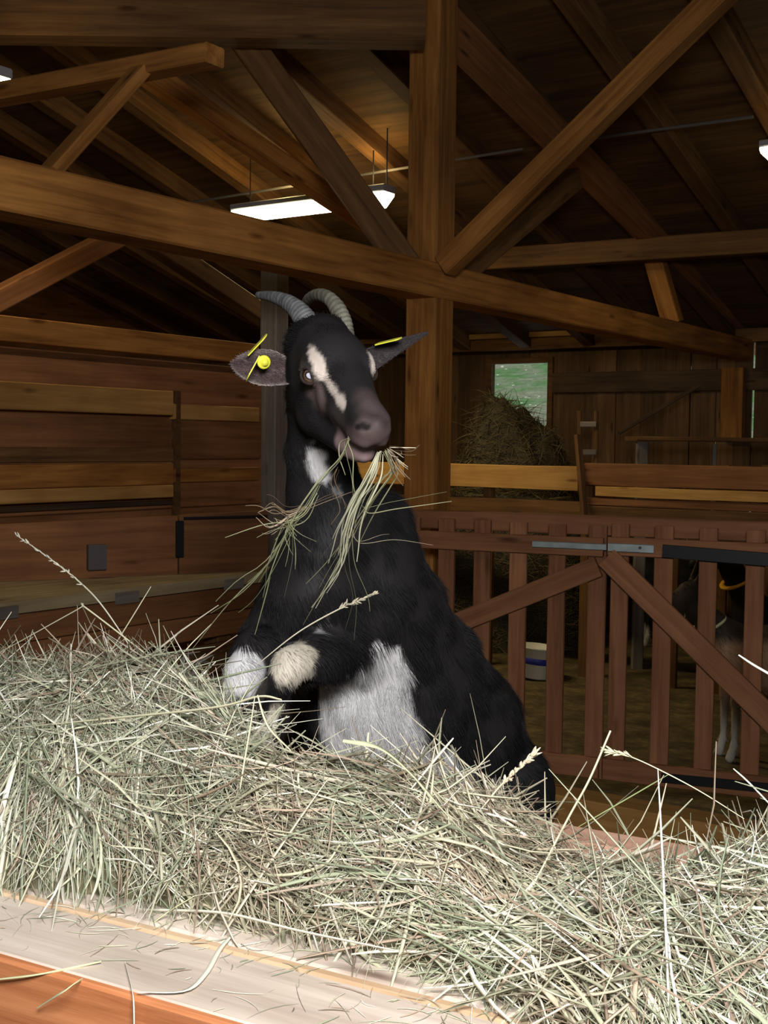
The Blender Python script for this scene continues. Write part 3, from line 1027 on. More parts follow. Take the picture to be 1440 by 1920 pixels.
# --- hind legs, standing on the barn floor
for s_, dx in ((1, 0.10), (-1, -0.07)):
    hip = pv(885, 1470, 2.5) + (dx * .6, -dx * .5, 0)
    st = np.array((hip[0] - .05 + dx * .3, hip[1] - .12, .60))
    hk = np.array((hip[0] + .06 + dx * .3, hip[1] + .04, .34))
    fe = np.array((hk[0] - .02, hk[1] - .04, .09))
    limb([(hip, .105), (st, .062), (hk, .026), (fe, .018), (fe + (-.02, -.03, -.055), .024)], 0.02)
# tail
limb([(pv(960, 1440, 2.56), .03), (pv(990, 1440, 2.62), .022), (pv(1002, 1475, 2.64), .014)], 0.02)

GV, GF = fd.mesh()
GV = smooth_verts(GV, GF, 2, 0.4)
GN = vert_normals(GV, GF)
if (GN * (GV - GV.mean(0))).sum() < 0:
    GF = GF[:, ::-1].copy(); GN = -GN

BLK = np.array((0.0125, 0.0115, 0.0125)); WHT = np.array((0.62, 0.61, 0.62)); CRM = np.array((0.66, 0.60, 0.50))
def blend(c, col, d, r_, soft):
    t_ = np.clip((r_ - d) / soft + 0.5, 0, 1)
    t_ = (t_ * t_ * (3 - 2 * t_))[:, None]
    return c * (1 - t_) + np.array(col) * t_

def to_head(p): return (p - HO) @ HM
HAIRN = 0.018
def goat_col(p):
    p = np.asarray(p)
    j = (vnoise(p, 45, 5) - .5) * HAIRN + (vnoise(p, 110, 6) - .5) * HAIRN * .8
    c = np.repeat(BLK[None, :], len(p), 0)
    c = c * (0.8 + 0.7 * vnoise(p, 9, 3))[:, None]
    # belly
    for a, b_, r_ in ((pv(706, 1262, 2.14), pv(690, 1330, 2.18), .058), (pv(668, 1320, 2.18), pv(700, 1420, 2.2), .095), (pv(700, 1400, 2.22), pv(800, 1450, 2.28), .066), (pv(790, 1440, 2.27), pv(900, 1475, 2.36), .040), (pv(640, 1300, 2.17), pv(640, 1400, 2.17), .05)):
        c = blend(c, WHT, capd(p, a, b_) + j, r_, .016)
    # chest flecks
    for a, b_, r_ in ((pv(536, 1178, 2.06), pv(542, 1205, 2.05), .010), (pv(612, 1165, 2.06), pv(600, 1180, 2.06), .010)):
        c = blend(c, WHT * .5, capd(p, a, b_) + j * .5, r_, .010)
    # knees and shins
    c = blend(c, CRM * .85, np.linalg.norm(p - (KL + (0.006, -.012, .006)), axis=1) + j, .040, .012)
    c = blend(c, WHT, np.linalg.norm(p - (KR + (-.004, -.012, 0)), axis=1) + j, .042, .012)
    c = blend(c, CRM * .7, capd(p, pv(525, 1330, 2.0), pv(492, 1400, 1.98)) + j * .5, .017, .008)
    # throat
    c = blend(c, WHT * .9, capd(p, pv(590, 856, 2.06), pv(598, 886, 2.07)) + j, .019, .012)
    c = blend(c, WHT * .55, capd(p, pv(634, 885, 2.06), pv(638, 925, 2.08)) + j, .010, .012)
    # face, in the head's own frame
    h = to_head(p)
    hy = np.abs(h[:, 1])
    hs = np.stack([h[:, 0], hy + np.where(h[:, 1] > 0, -.009, 0), h[:, 2]], 1)
    onh = (h[:, 0] > -.06) & (h[:, 2] > -.17) & (hy < .09) & (h[:, 0] < .31)
    def hb(col, d, r_, soft):
        nonlocal c
        d = np.where(onh, d, 9)
        c = blend(c, col, d + j * .35, r_, soft)
    hb((0.15, 0.11, 0.10), capd(hs, (.085, .054, -.052), (.115, .048, -.070)), .026, .022)
    hb((0.040, 0.032, 0.031), capd(hs, (.17, .04, -.07), (.20, .035, -.075)), .020, .03)
    hb((0.105, 0.073, 0.070), capd(hs, (.238, .0, -.075), (.275, .0, -.055)), .036, .022)
    hb((0.050, 0.036, 0.036), capd(hs, (.205, .0, -.02), (.262, .0, -.030)), .020, .03)
    hb((0.012, 0.009, 0.010), capd(hs, (.257, .016, -.037), (.241, .032, -.049)), .0042, .003)
    hb((0.03, 0.02, 0.022), capd(hs, (.160, .038, -.082), (.225, .032, -.088)), .004, .005)
    hb((0.21, 0.145, 0.145), capd(hs, (.195, .024, -.108), (.240, .012, -.116)), .022, .014)
    for a, b_, r_ in (((.050, .050, -.006), (.082, .045, -.012), .0075), ((.082, .045, -.012), (.118, .042, -.028), .0105), ((.118, .042, -.028), (.150, .038, -.036), .0095), ((.150, .038, -.036), (.182, .033, -.040), .0088)):
        hb((0.50, 0.43, 0.38), capd(hs, a, b_), r_, .006)
    return c

def goat_flow(p, n):
    h = to_head(p)
    hd = (h[:, 0] > -.05) & (h[:, 2] > -.16) & (np.abs(h[:, 1]) < .09)
    body = np.repeat(np.array([[0.42, 0.25, -0.85]]), len(p), 0)
    fl = np.where(hd[:, None], -hf[None, :] * 1.0 + np.array([[0, 0, -0.25]]), body)
    bel = np.clip(1 - capd(p, pv(690, 1280, 2.2), pv(760, 1430, 2.25)) / .16, 0, 1)[:, None]
    return fl + bel * np.array([[-.1, 0, -.4]])

def goat_len(p):
    h = to_head(p)
    hd = (h[:, 0] > -.02) & (h[:, 2] > -.18) & (np.abs(h[:, 1]) < .10)
    L = np.full(len(p), 0.027)
    bel = np.clip(1 - capd(p, pv(690, 1280, 2.2), pv(800, 1450, 2.28)) / .2, 0, 1)
    L += bel * .016
    kn = np.minimum(capd(p, KL, pv(480, 1420, 1.98)), capd(p, KR, pv(430, 1370, 1.98)))
    L = np.where(kn < .05, .012, L)
    nk = capd(p, pv(600, 950, 2.15), pv(588, 845, 2.13))
    L = np.where(nk < .1, .014, L)
    L = np.where(p[:, 2] < .55, .012, L)
    Lh = np.interp(h[:, 0], [-.02, .03, .1, .2, .24], [.012, .008, .0055, .004, .002])
    return np.where(hd, Lh, L)

def keepw(c):
    n_ = np.ones(len(c))
    h = to_head(c)
    hd = (h[:, 0] > -.06) & (h[:, 2] > -.18) & (np.abs(h[:, 1]) < .10)
    n_ = np.where(hd, 6.0, n_)
    n_ = np.where((c[:, 1] > 2.42), n_ * .5, n_)
    n_ = np.where(c[:, 2] < .75, .2, n_)
    eye = np.minimum(np.linalg.norm(h - (.094, -.064, -.040), axis=1), np.linalg.norm(h - (.094, .056, -.040), axis=1))
    n_ = np.where(eye < .021, 0.0, n_)
    mouth = capd(np.stack([h[:, 0], np.abs(h[:, 1]), h[:, 2]], 1), (.165, .036, -.087), (.262, .02, -.09))
    n_ = np.where(mouth < .008, 0.1, n_)
    n_ = np.where(h[:, 0] > .272, 0.5 * n_, n_)
    return n_

fv, ff_, fc = fur_on(GV, GF, GN, 300000, goat_len, goat_flow, goat_col, lambda p: np.where((to_head(p)[:, 0] > -.02) & (p[:, 2] > 1.38), .0006, .0011), keepw, 0.15)
V_, F_, C_ = join([(GV, GF, goat_col(GV)), (fv, ff_, fc)])
gl = empty('goat', (GV[:, 0].mean(), 2.45, 0.0), 'black goat with white belly and face stripe rearing over the hay, chewing', 'goat')
me = np_mesh('goat_body', V_, F_, C_)
body = link('body', me, M_FUR, gl, smooth=True)


# --- eyes
def uv_sphere(c, r_, M3, seg=24, rg=16):
    vs, fs = [], []
    for i in range(rg + 1):
        th = math.pi * i / rg
        for k in range(seg):
            ph = 2 * math.pi * k / seg
            q = np.array((math.cos(th), math.sin(th) * math.cos(ph), math.sin(th) * math.sin(ph))) * r_
            vs.append(np.array(c) + M3 @ q)
    for i in range(rg):
        for k in range(seg):
            a, b_ = i * seg + k, i * seg + (k + 1) % seg
            fs.append((a, b_, b_ + seg, a + seg))
    return np.array(vs), np.array(fs)


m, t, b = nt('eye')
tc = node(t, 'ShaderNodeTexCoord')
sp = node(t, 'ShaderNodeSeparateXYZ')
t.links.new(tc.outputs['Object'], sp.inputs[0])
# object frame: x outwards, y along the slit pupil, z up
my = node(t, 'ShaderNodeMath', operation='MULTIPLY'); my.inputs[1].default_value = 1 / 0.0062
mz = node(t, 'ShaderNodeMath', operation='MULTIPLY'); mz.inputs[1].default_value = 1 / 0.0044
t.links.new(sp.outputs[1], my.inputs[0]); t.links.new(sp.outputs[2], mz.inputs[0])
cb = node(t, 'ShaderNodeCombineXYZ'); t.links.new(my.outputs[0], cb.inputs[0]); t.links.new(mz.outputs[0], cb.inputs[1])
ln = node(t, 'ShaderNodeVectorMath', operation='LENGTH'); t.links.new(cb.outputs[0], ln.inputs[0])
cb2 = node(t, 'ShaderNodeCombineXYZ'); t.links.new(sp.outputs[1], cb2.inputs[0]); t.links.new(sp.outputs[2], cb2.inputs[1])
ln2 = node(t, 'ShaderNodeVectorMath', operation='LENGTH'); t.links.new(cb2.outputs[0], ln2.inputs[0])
rp = ramp(t, [(0.44, (0.50, 0.48, 0.58)), (0.50, (0.012, 0.01, 0.012)), (0.62, (0.012, 0.01, 0.012)), (0.72, (0.10, 0.06, 0.035))])  # pale pupil centre: eye-shine reflection painted into the colour
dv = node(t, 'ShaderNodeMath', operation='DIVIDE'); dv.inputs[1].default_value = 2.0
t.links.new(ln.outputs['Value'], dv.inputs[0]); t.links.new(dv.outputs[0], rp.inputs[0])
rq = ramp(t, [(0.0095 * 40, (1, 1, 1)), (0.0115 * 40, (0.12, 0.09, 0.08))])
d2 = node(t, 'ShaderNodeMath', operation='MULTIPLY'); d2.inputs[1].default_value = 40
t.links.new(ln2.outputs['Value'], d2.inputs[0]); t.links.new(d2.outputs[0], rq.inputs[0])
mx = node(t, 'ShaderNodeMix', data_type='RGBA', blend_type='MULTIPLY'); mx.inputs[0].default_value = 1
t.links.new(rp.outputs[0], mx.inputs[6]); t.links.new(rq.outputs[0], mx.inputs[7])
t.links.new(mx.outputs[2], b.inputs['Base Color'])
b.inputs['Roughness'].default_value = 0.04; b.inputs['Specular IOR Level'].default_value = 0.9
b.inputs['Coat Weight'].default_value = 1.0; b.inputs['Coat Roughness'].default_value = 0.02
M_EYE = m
M_LID = plain('eyelid', (0.028, 0.019, 0.017), 0.8, spec=0.1, noise=0.2, scale=200)
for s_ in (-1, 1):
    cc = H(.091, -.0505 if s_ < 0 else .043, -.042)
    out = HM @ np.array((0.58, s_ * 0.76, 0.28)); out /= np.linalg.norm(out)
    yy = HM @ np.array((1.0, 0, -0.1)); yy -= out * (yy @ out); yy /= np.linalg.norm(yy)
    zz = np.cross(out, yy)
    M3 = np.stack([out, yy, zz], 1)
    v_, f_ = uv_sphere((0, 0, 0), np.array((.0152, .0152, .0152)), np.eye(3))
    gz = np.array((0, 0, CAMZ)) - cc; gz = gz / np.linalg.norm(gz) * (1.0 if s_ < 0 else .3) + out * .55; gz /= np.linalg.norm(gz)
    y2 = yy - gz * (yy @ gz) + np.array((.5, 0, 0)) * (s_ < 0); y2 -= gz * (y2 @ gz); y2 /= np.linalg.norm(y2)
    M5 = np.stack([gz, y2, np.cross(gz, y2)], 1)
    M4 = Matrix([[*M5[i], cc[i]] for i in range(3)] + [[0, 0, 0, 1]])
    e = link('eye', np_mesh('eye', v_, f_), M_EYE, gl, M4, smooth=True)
    # lids: a ring around the opening
    K = 28
    for nm, a0, a1, hgt in (('eyelid', 0, math.pi, .0116), ('eyelid', math.pi, 2 * math.pi, .0104)):
        th = np.linspace(a0, a1, 15)
        y_, z_ = .0142 * np.cos(th), hgt * np.sin(th)
        x_ = np.sqrt(np.maximum(.0168 ** 2 - y_ ** 2 - z_ ** 2, 0)) + 0.0002
        pts = (cc[None, :] + np.stack([x_, y_, z_], 1) @ M3.T)[None]
        v_, f_, c_ = strands(pts, np.array([.0044]), np.array([.9]), np.array([[.1, .1, .1]]), sides=8, taper=0.6)
        link(nm, np_mesh(nm, v_, f_), M_LID, e, smooth=True)


# --- horns
m, t, b = nt('horn')
tc = node(t, 'ShaderNodeTexCoord')
n1 = node(t, 'ShaderNodeTexNoise', Scale=60.0, Detail=6.0, Roughness=0.7)
t.links.new(tc.outputs['Object'], n1.inputs['Vector'])
a_ = node(t, 'ShaderNodeAttribute', attribute_name='Col')
r1 = ramp(t, [(0.3, (0.55, 0.55, 0.55)), (0.7, (1.35, 1.35, 1.35))])
mx = node(t, 'ShaderNodeMix', data_type='RGBA', blend_type='MULTIPLY'); mx.inputs[0].default_value = 1
t.links.new(n1.outputs['Fac'], r1.inputs[0]); t.links.new(a_.outputs['Color'], mx.inputs[6]); t.links.new(r1.outputs[0], mx.inputs[7])
t.links.new(mx.outputs[2], b.inputs['Base Color']); b.inputs['Roughness'].default_value = 0.6
bp = node(t, 'ShaderNodeBump', Strength=0.3, Distance=0.002); t.links.new(n1.outputs['Fac'], bp.inputs['Height']); t.links.new(bp.outputs[0], b.inputs['Normal'])
M_HORN = m


def catmull(ctrl, n):
    c = np.array(ctrl, float)
    c = np.vstack([2 * c[0] - c[1], c, 2 * c[-1] - c[-2]])
    out = []
    m_ = len(c) - 3
    for u in np.linspace(0, m_ - 1e-6, n):
        i = int(u); f = u - i
        p0, p1, p2, p3 = c[i:i + 4]
        out.append(0.5 * ((2 * p1) + (-p0 + p2) * f + (2 * p0 - 5 * p1 + 4 * p2 - p3) * f * f + (-p0 + 3 * p1 - 3 * p2 + p3) * f ** 3))
    return np.array(out)


def horn(ctrl, r0, r1_, rings, col):
    n, S = 150, 28
    c = catmull(ctrl, n)
    tg = np.gradient(c, axis=0); tg /= np.linalg.norm(tg, axis=1, keepdims=True)
    side = np.cross(tg, np.array((0.3, 1, 0.2))); side /= np.linalg.norm(side, axis=1, keepdims=True)
    nn = np.cross(tg, side)
    u = np.linspace(0, 1, n)
    rr = r0 + (r1_ - r0) * u ** 1.1
    rr = rr * (1 + 0.065 * (1 - u) ** .5 * (np.abs(np.sin(u ** .85 * math.pi * rings)) - .5))
    rr = rr * (1 + .05 * (np.interp(u, np.linspace(0, 1, 22), rng.random(22)) - .5))
    rr[-6:] *= np.array((.95, .88, .75, .6, .4, .1))
    V, C = [], []
    for k in range(S):
        a = 2 * math.pi * k / S
        e = 1 + .12 * math.cos(2 * a)
        V.append(c + (side * math.cos(a) + nn * math.sin(a)) * (rr * e)[:, None])
    V = np.stack(V, 1).reshape(-1, 3)
    idx = np.arange(n * S).reshape(n, S)
    Fq = np.stack([idx[:-1], np.roll(idx, -1, 1)[:-1], np.roll(idx, -1, 1)[1:], idx[1:]], -1).reshape(-1, 4)
    sh = 0.65 + 0.5 * np.abs(np.sin(u ** .85 * math.pi * rings))
    C = np.repeat((np.array(col)[None, :] * sh[:, None])[:, None, :], S, 1).reshape(-1, 3)
    return np_mesh('horn', V, Fq, C)
hr = horn([P(590, 632, 2.03), P(576, 606, 2.035), P(558, 582, 2.05), P(535, 565, 2.08), P(508, 556, 2.12), P(479, 553, 2.17)], .0205, .005, 24, (0.10, 0.102, 0.106))
o = link('horn', hr, M_HORN, gl, smooth=True)
hq = horn([P(646, 632, 2.06), P(643, 606, 2.065), P(634, 581, 2.08), P(616, 559, 2.11), P(594, 553, 2.16), P(576, 563, 2.22), P(568, 585, 2.27)], .0155, .006, 20, (0.12, 0.115, 0.09))
o = link('horn', hq, M_HORN, gl, smooth=True)


# --- ears
def ear(base, tip, up, width, cup, inner, outer, droop=0.0, wedge=False, rim=(.40, .34, .32)):
    base, tip, up = np.array(base), np.array(tip), np.array(up, float)
    ax = tip - base; L = np.linalg.norm(ax); ax /= L
    up -= ax * (up @ ax); up /= np.linalg.norm(up)
    nr = np.cross(up, ax)          # opening direction
    nu, nv = 22, 17
    V, C = [], []
    for lay in (0, 1):
        for i in range(nu):
            u = i / (nu - 1)
            wd = width * (0.50 + 0.50 * math.sin(math.pi * min(1, (u * .95 + .03)))) if u < .5 else width * math.cos((u - .45) / .55 * math.pi / 2) ** .62 * 1.0
            if wedge: wd = width * (1 - u) ** .75 * (1 - .12 * u)
            wd = max(wd, width * .03)
            for j in range(nv):
                v = -1 + 2 * j / (nv - 1)
                x = ax * (u * L)
                y = up * (wd * math.sin(v * 1.35) / math.sin(1.35) - droop * u * u)
                z = nr * (cup * (1 - u * .75) * (v * v) * wd / width)
                th = 0.0026 * (1 - abs(v) ** 4) * (1 if lay else -1) + (0.0004 if lay else -.0004)
                V.append(base + x + y + z - nr * th)
                if lay == 0:
                    k = abs(v) ** 3.5
                    cc = np.array(inner) * (1 - k) + np.array(rim) * k
                    cc = cc * (0.8 + .35 * (math.sin(v * 7 + u * 4) > .45))
                else:
                    cc = np.array(outer)
                C.append(cc)
    V = np.array(V)
    idx = np.arange(2 * nu * nv).reshape(2, nu, nv)
    q0 = np.stack([idx[0, :-1, :-1], idx[0, :-1, 1:], idx[0, 1:, 1:], idx[0, 1:, :-1]], -1).reshape(-1, 4)
    q1 = np.stack([idx[1, :-1, :-1], idx[1, 1:, :-1], idx[1, 1:, 1:], idx[1, :-1, 1:]], -1).reshape(-1, 4)
    eds = []
    for j in (0, nv - 1):
        eds.append(np.stack([idx[0, :-1, j], idx[0, 1:, j], idx[1, 1:, j], idx[1, :-1, j]], -1))
    for i in (0, nu - 1):
        eds.append(np.stack([idx[0, i, :-1], idx[0, i, 1:], idx[1, i, 1:], idx[1, i, :-1]], -1))
    Fq = np.concatenate([q0, q1] + eds)
    C = np.array(C)
    # short hairs on both faces
    Fh = np.concatenate([q0, q1[:, ::-1]])
    Nn = np.zeros_like(V)
    half = nu * nv
    Nn[:half] = nr; Nn[half:] = -nr
    n_ = 9000
    from_ = rng.integers(0, len(Fh), n_)
    isin = from_ < len(q0)
    q = V[Fh[from_]]; a, b_ = rng.random(n_), rng.random(n_)
    p = q[:, 0] * ((1 - a) * (1 - b_))[:, None] + q[:, 1] * (a * (1 - b_))[:, None] + q[:, 2] * (a * b_)[:, None] + q[:, 3] * ((1 - a) * b_)[:, None]
    nrm = np.where(isin[:, None], nr, -nr)
    Lh = rng.uniform(.002, .0045, n_)
    u = np.linspace(0, 1, 3)
    d = ax[None] + rng.normal(size=(n_, 3)) * .35
    pts = p[:, None] + Lh[:, None, None] * (d[:, None] * u[None, :, None] + nrm[:, None] * (.25 * u)[None, :, None])
    cc = C[Fh[from_]].mean(1) * rng.uniform(.7, 1.35, (n_, 1))
    hv, hf_, hc = strands(pts, np.full(n_, .0008), np.full(n_, .5), cc, sides=3, tip=1.5, sidevec=nrm)
    V2, F2, C2 = join([(V, Fq, C), (hv, hf_, hc)])
    return link('ear', np_mesh('ear', V2, F2, C2), M_FUR, gl, smooth=True)


er = ear(P(552, 706, 2.05), P(436, 682, 2.045), (0.1, 0.2, 1), .031, .032, (0.07, 0.045, 0.045), (0.02, 0.017, 0.018), 0.0, rim=(.30, .25, .235))
el = ear(P(680, 678, 2.09), P(798, 625, 2.10), (0.0, -0.25, 1), .0215, -.014, (0.042, 0.034, 0.036), (0.05, 0.04, 0.042), 0.0, True, (.06, .05, .05))


# --- ear tags
def plate(p0, p1, wd, th, face, name='ear_tag', parent=gl, mat=M_YEL, w2=None):
    p0, p1 = Vector(p0), Vector(p1)
    x = (p1 - p0).normalized(); L = (p1 - p0).length
    n = Vector(face); n = (n - x * n.dot(x)).normalized()
    y = n.cross(x)
    w2 = w2 or wd
    prof = []
    for k in range(9):
        a = -math.pi / 2 + math.pi * k / 8
        prof.append((L - w2 * .25 + math.cos(a) * w2 * .25, math.sin(a) * w2 / 2))
    prof += [(wd * .1, wd / 2), (0, wd * .35), (0, -wd * .35), (wd * .1, -wd / 2)]
    n_ = len(prof)
    vs = [tuple(p0 + x * a + y * b_ + n * s_ * th / 2) for s_ in (-1, 1) for a, b_ in prof]
    fs = [tuple(range(n_ - 1, -1, -1)), tuple(range(n_, 2 * n_))] + [(i, (i + 1) % n_, n_ + (i + 1) % n_, n_ + i) for i in range(n_)]
    me = bpy.data.meshes.new(name); me.from_pydata(vs, [], fs)
    return link(name, me, mat, parent)
tg1 = plate(P(466, 664, 2.035), P(500, 628, 2.02), .030, .0018, (0.70, 0.22, -0.67), parent=er)
tg2 = plate(P(485, 671, 2.015), P(462, 713, 2.00), .034, .0018, (0.88, 0.10, -0.48), parent=er)
bt = Vector(P(494, 679, 2.008))
lathe('tag_button', [(0, .0), (.0105, .0), (.0115, .003), (.0095, .0045), (.006, .005), (.0055, .011), (.0, .012)], M_YEL, er,
      Matrix.Translation(bt) @ Vector((0.35, -0.9, -0.1)).to_track_quat('Z', 'Y').to_matrix().to_4x4(), 20)
tg3 = plate(P(706, 645, 2.07), P(752, 634, 2.05), .026, .0018, (-0.1, -0.25, 1.0), parent=el)

# hooves of the hind legs and the folded forelegs
M_HOOF = plain('hoof', (0.05, 0.04, 0.035), 0.5, noise=0.3, scale=80)
for s_, dx in ((1, 0.10), (-1, -0.07)):
    hip = pv(885, 1470, 2.5) + (dx * .6, -dx * .5, 0)
    fe = np.array((hip[0] + .06 + dx * .3 - .02, hip[1] + .0, .09))
    for k in (-.014, .014):
        lathe('hoof', [(0, 0), (.021, 0), (.019, .02), (.015, .042), (0, .045)], M_HOOF, gl, Matrix.Translation((fe[0] - .022 + k, fe[1] - .035, 0.001)) @ Matrix.Diagonal((.75, 1.25, 1, 1)), 16)

# ================================================================== OTHER GOATS (one builder, different coats)
def small_goat(name, loc, yaw, label, coat, collar=None, head_yaw=0.0, head_down=0.0, scale=1.0, group='goats behind the gates', h=0.011):
    f2 = Field((-.62, -.28, -.02), (.78, .28, 1.12), h)
    def cn(a, b_, ra, rb, k=.03): f2.cone(a, b_, ra, rb, k)
    cn((-.33, 0, .56), (-.05, 0, .53), .125, .155, .05)
    cn((-.05, 0, .53), (.22, 0, .57), .155, .115, .05)
    f2.ell((-.05, 0, .46), (.25, .135, .12), None, .05)
    hz = .88 - head_down
    cn((.22, 0, .62), (.38, 0, hz - .10), .095, .06, .05)
    cn((.38, 0, hz - .10), (.42, 0, hz - .02), .06, .055, .03)
    ch, sh_ = math.cos(head_yaw), math.sin(head_yaw)
    def hp(x, y, z): return (.42 + x * ch - y * sh_, x * sh_ + y * ch, hz + z)
    f2.ell(hp(0, 0, 0), (.065, .055, .06), None, .02)
    cn(hp(.03, 0, 0), hp(.17, 0, -.075), .052, .032, .02)
    cn(hp(.02, 0, -.05), hp(.15, 0, -.1), .04, .02, .02)
    f2.ell(hp(.175, 0, -.085), (.032, .028, .03), None, .015)
    for s_ in (-1, 1):
        cn(hp(-.02, s_ * .045, .02), hp(-.03, s_ * .15, .0), .02, .008, .012)
        cn(hp(-.01, s_ * .02, .05), hp(-.07, s_ * .04, .16), .017, .011, .01)
        cn(hp(-.07, s_ * .04, .16), hp(-.17, s_ * .06, .19), .011, .004, .01)
        cn((.2, s_ * .07, .5), (.2, s_ * .075, .32), .055, .028)
        cn((.2, s_ * .075, .32), (.205, s_ * .075, .09), .026, .016, .02)
        cn((.205, s_ * .075, .09), (.225, s_ * .075, .022), .018, .026, .02)
        cn((-.33, s_ * .07, .5), (-.28, s_ * .085, .38), .085, .05)
        cn((-.28, s_ * .085, .38), (-.40, s_ * .08, .26), .045, .024, .02)
        cn((-.40, s_ * .08, .26), (-.375, s_ * .08, .09), .022, .016, .02)
        cn((-.375, s_ * .08, .09), (-.355, s_ * .08, .022), .018, .026, .02)
    cn((-.43, 0, .60), (-.50, 0, .66), .028, .012)
    V, Fq = f2.mesh()
    V = smooth_verts(V, Fq, 2, .5)
    N = vert_normals(V, Fq)
    if (N * (V - V.mean(0))).sum() < 0:
        Fq = Fq[:, ::-1].copy(); N = -N
    cf = lambda p: coat(p)
    hv, hF, hc = fur_on(V, Fq, N, 9000, lambda p: np.full(len(p), .026), lambda p, n: np.repeat(np.array([[-.6, 0, -.6]]), len(p), 0), cf, .003, None, .25)
    V2, F2, C2 = join([(V, Fq, cf(V)), (hv, hF, hc)])
    M = Matrix.Translation(loc) @ Matrix.Rotation(yaw, 4, 'Z') @ Matrix.Scale(scale, 4)
    root = bpy.data.objects.new(name, None); COL.objects.link(root); root.matrix_basis = M
    setp(root, label, 'goat', group)
    link('body', np_mesh('goat_small', V2, F2, C2), M_FUR, root, M, smooth=True)
    if collar:
        cc = np.array((.335, 0, hz - .17)); ax = np.array((.16, 0, .3)); ax /= np.linalg.norm(ax)
        s1 = np.array((0, 1, 0)); s2 = np.cross(ax, s1)
        th = np.linspace(0, 2 * math.pi, 33)
        pts = (cc + .086 * np.cos(th)[:, None] * s1 + .092 * np.sin(th)[:, None] * s2)[None]
        v_, f_, _c = strands(pts, np.array([.03]), np.array([.35]), np.array([[1., 1, 1]]), sides=4, taper=1.0, sidevec=ax[None])
        link('collar', np_mesh('collar', v_, f_), plain('collar', collar, .6), root, M)
    return root


def coat_brown(p):
    n = vnoise(p, 5, 3)
    c = np.repeat(np.array([[.38, .23, .13]]), len(p), 0) * (.6 + .8 * n)[:, None]
    c = blend(c, (.55, .52, .46), p[:, 2], .30, .10)
    c = blend(c, (.05, .035, .025), -p[:, 2], -.62, .08)
    return blend(c, (.5, .46, .4), np.linalg.norm(p - (.58, 0, .78), axis=1), .05, .03)
def coat_black(p):
    c = np.repeat(np.array([[.014, .012, .012]]), len(p), 0)
    return blend(c, (.5, .48, .45), p[:, 2], .16, .05)
def coat_pied(p):
    c = np.repeat(np.array([[.016, .013, .013]]), len(p), 0)
    return blend(c, (.30, .28, .27), -vnoise(p, 4, 9), -.55, .1)

g = hit(1362, 1425, 0.0)
small_goat('goat', (g.x + .22, g.y + .05, 0), R(186), 'brown goat with white legs and pale collar behind the right gate', coat_brown, (.62, .60, .35), 0.35, .02)
g = hit(1385, 1380, 0.0)
small_goat('goat', (g.x + .42, g.y + .55, 0), R(200), 'black goat with an orange-yellow collar behind the right gate', coat_black, (.85, .42, .02), -.3, -0.08, 1.04)
g = hit(1196, 1184, 0.0)
small_goat('goat', (g.x + .12, g.y - .75, 0), R(175), 'black goat with white feet standing far back in the barn', coat_black, None, 0, .25, group=None)
small_goat('goat', (-.50, 4.72, -0.0), R(236), 'dark pied goat half hidden behind the hay at the left', coat_pied, None, 0, .24, group=None)

# ================================================================== HAY
PAL = np.array([(.56, .55, .40), (.40, .42, .29), (.29, .33, .22), (.68, .67, .54), (.36, .27, .20), (.84, .83, .73), (.22, .18, .12), (.52, .42, .33)])
PW = np.array([.22, .20, .16, .13, .10, .08, .07, .04]); PW = PW / PW.sum()


def hay_cols(n):
    return 1.08 * PAL[rng.choice(len(PAL), n, p=PW)] * rng.uniform(.6, 1.15, (n, 1))


# ledge frame: origin at the front edge, x along B-like direction, y inwards
LZ = 1.0
e0, e1 = hit(0, 1790, LZ), hit(450, 1920, LZ)
LD = (e1 - e0).normalized()
LN = Vector((-LD.y, LD.x, 0))          # inwards, away from the camera
if LN.y < 0: LN = -LN
def ledge_pt(a, d, z): return e0 + LD * a + LN * d + UP * (z - LZ)
def ledge_co(p):
    q = Vector(p) - e0
    return q.dot(LD), q.dot(LN)
DB = 0.56
ledge = empty('feeding_ledge', ledge_pt(0.5, 0.25, 0), 'wide pale wooden feeding ledge with an orange front face', 'ledge')
s0 = ledge_co(hit(60, 1683, LZ))[1]
print('strip at', s0)
a0, a1 = -1.0, 2.2
def lslab(nm, d0, d1, z0, z1, mat):
    p0, p1 = ledge_pt(a0, (d0 + d1) / 2, (z0 + z1) / 2), ledge_pt(a1, (d0 + d1) / 2, (z0 + z1) / 2)
    return bar(nm, p0, p1, d1 - d0, z1 - z0, mat, ledge, side=LN, bev=0.004)
lslab('front_board', 0.004, s0 - .011, LZ - .045, LZ, W_PALE)
lslab('middle_strip', s0 - .009, s0 + .009, LZ - .045, LZ, W_STRIP)
lslab('back_board', s0 + .011, DB - .04, LZ - .045, LZ, W_PALE)
lslab('front_beam', -0.0, 0.06, LZ - .24, LZ - .002, W_FRONT).location += LN * -0.004
lslab('back_rail', DB - .045, DB + .02, LZ - .14, LZ + .075, W_PINK)
for aa in (-.7, .9, 2.0):
    bar('leg', ledge_pt(aa, .12, 0), ledge_pt(aa, .12, LZ - .045), 0.09, 0.09, W_DARK, ledge, side=LD)
    bar('leg', ledge_pt(aa, DB - .1, 0), ledge_pt(aa, DB - .1, LZ - .045), 0.09, 0.09, W_DARK, ledge, side=LD)

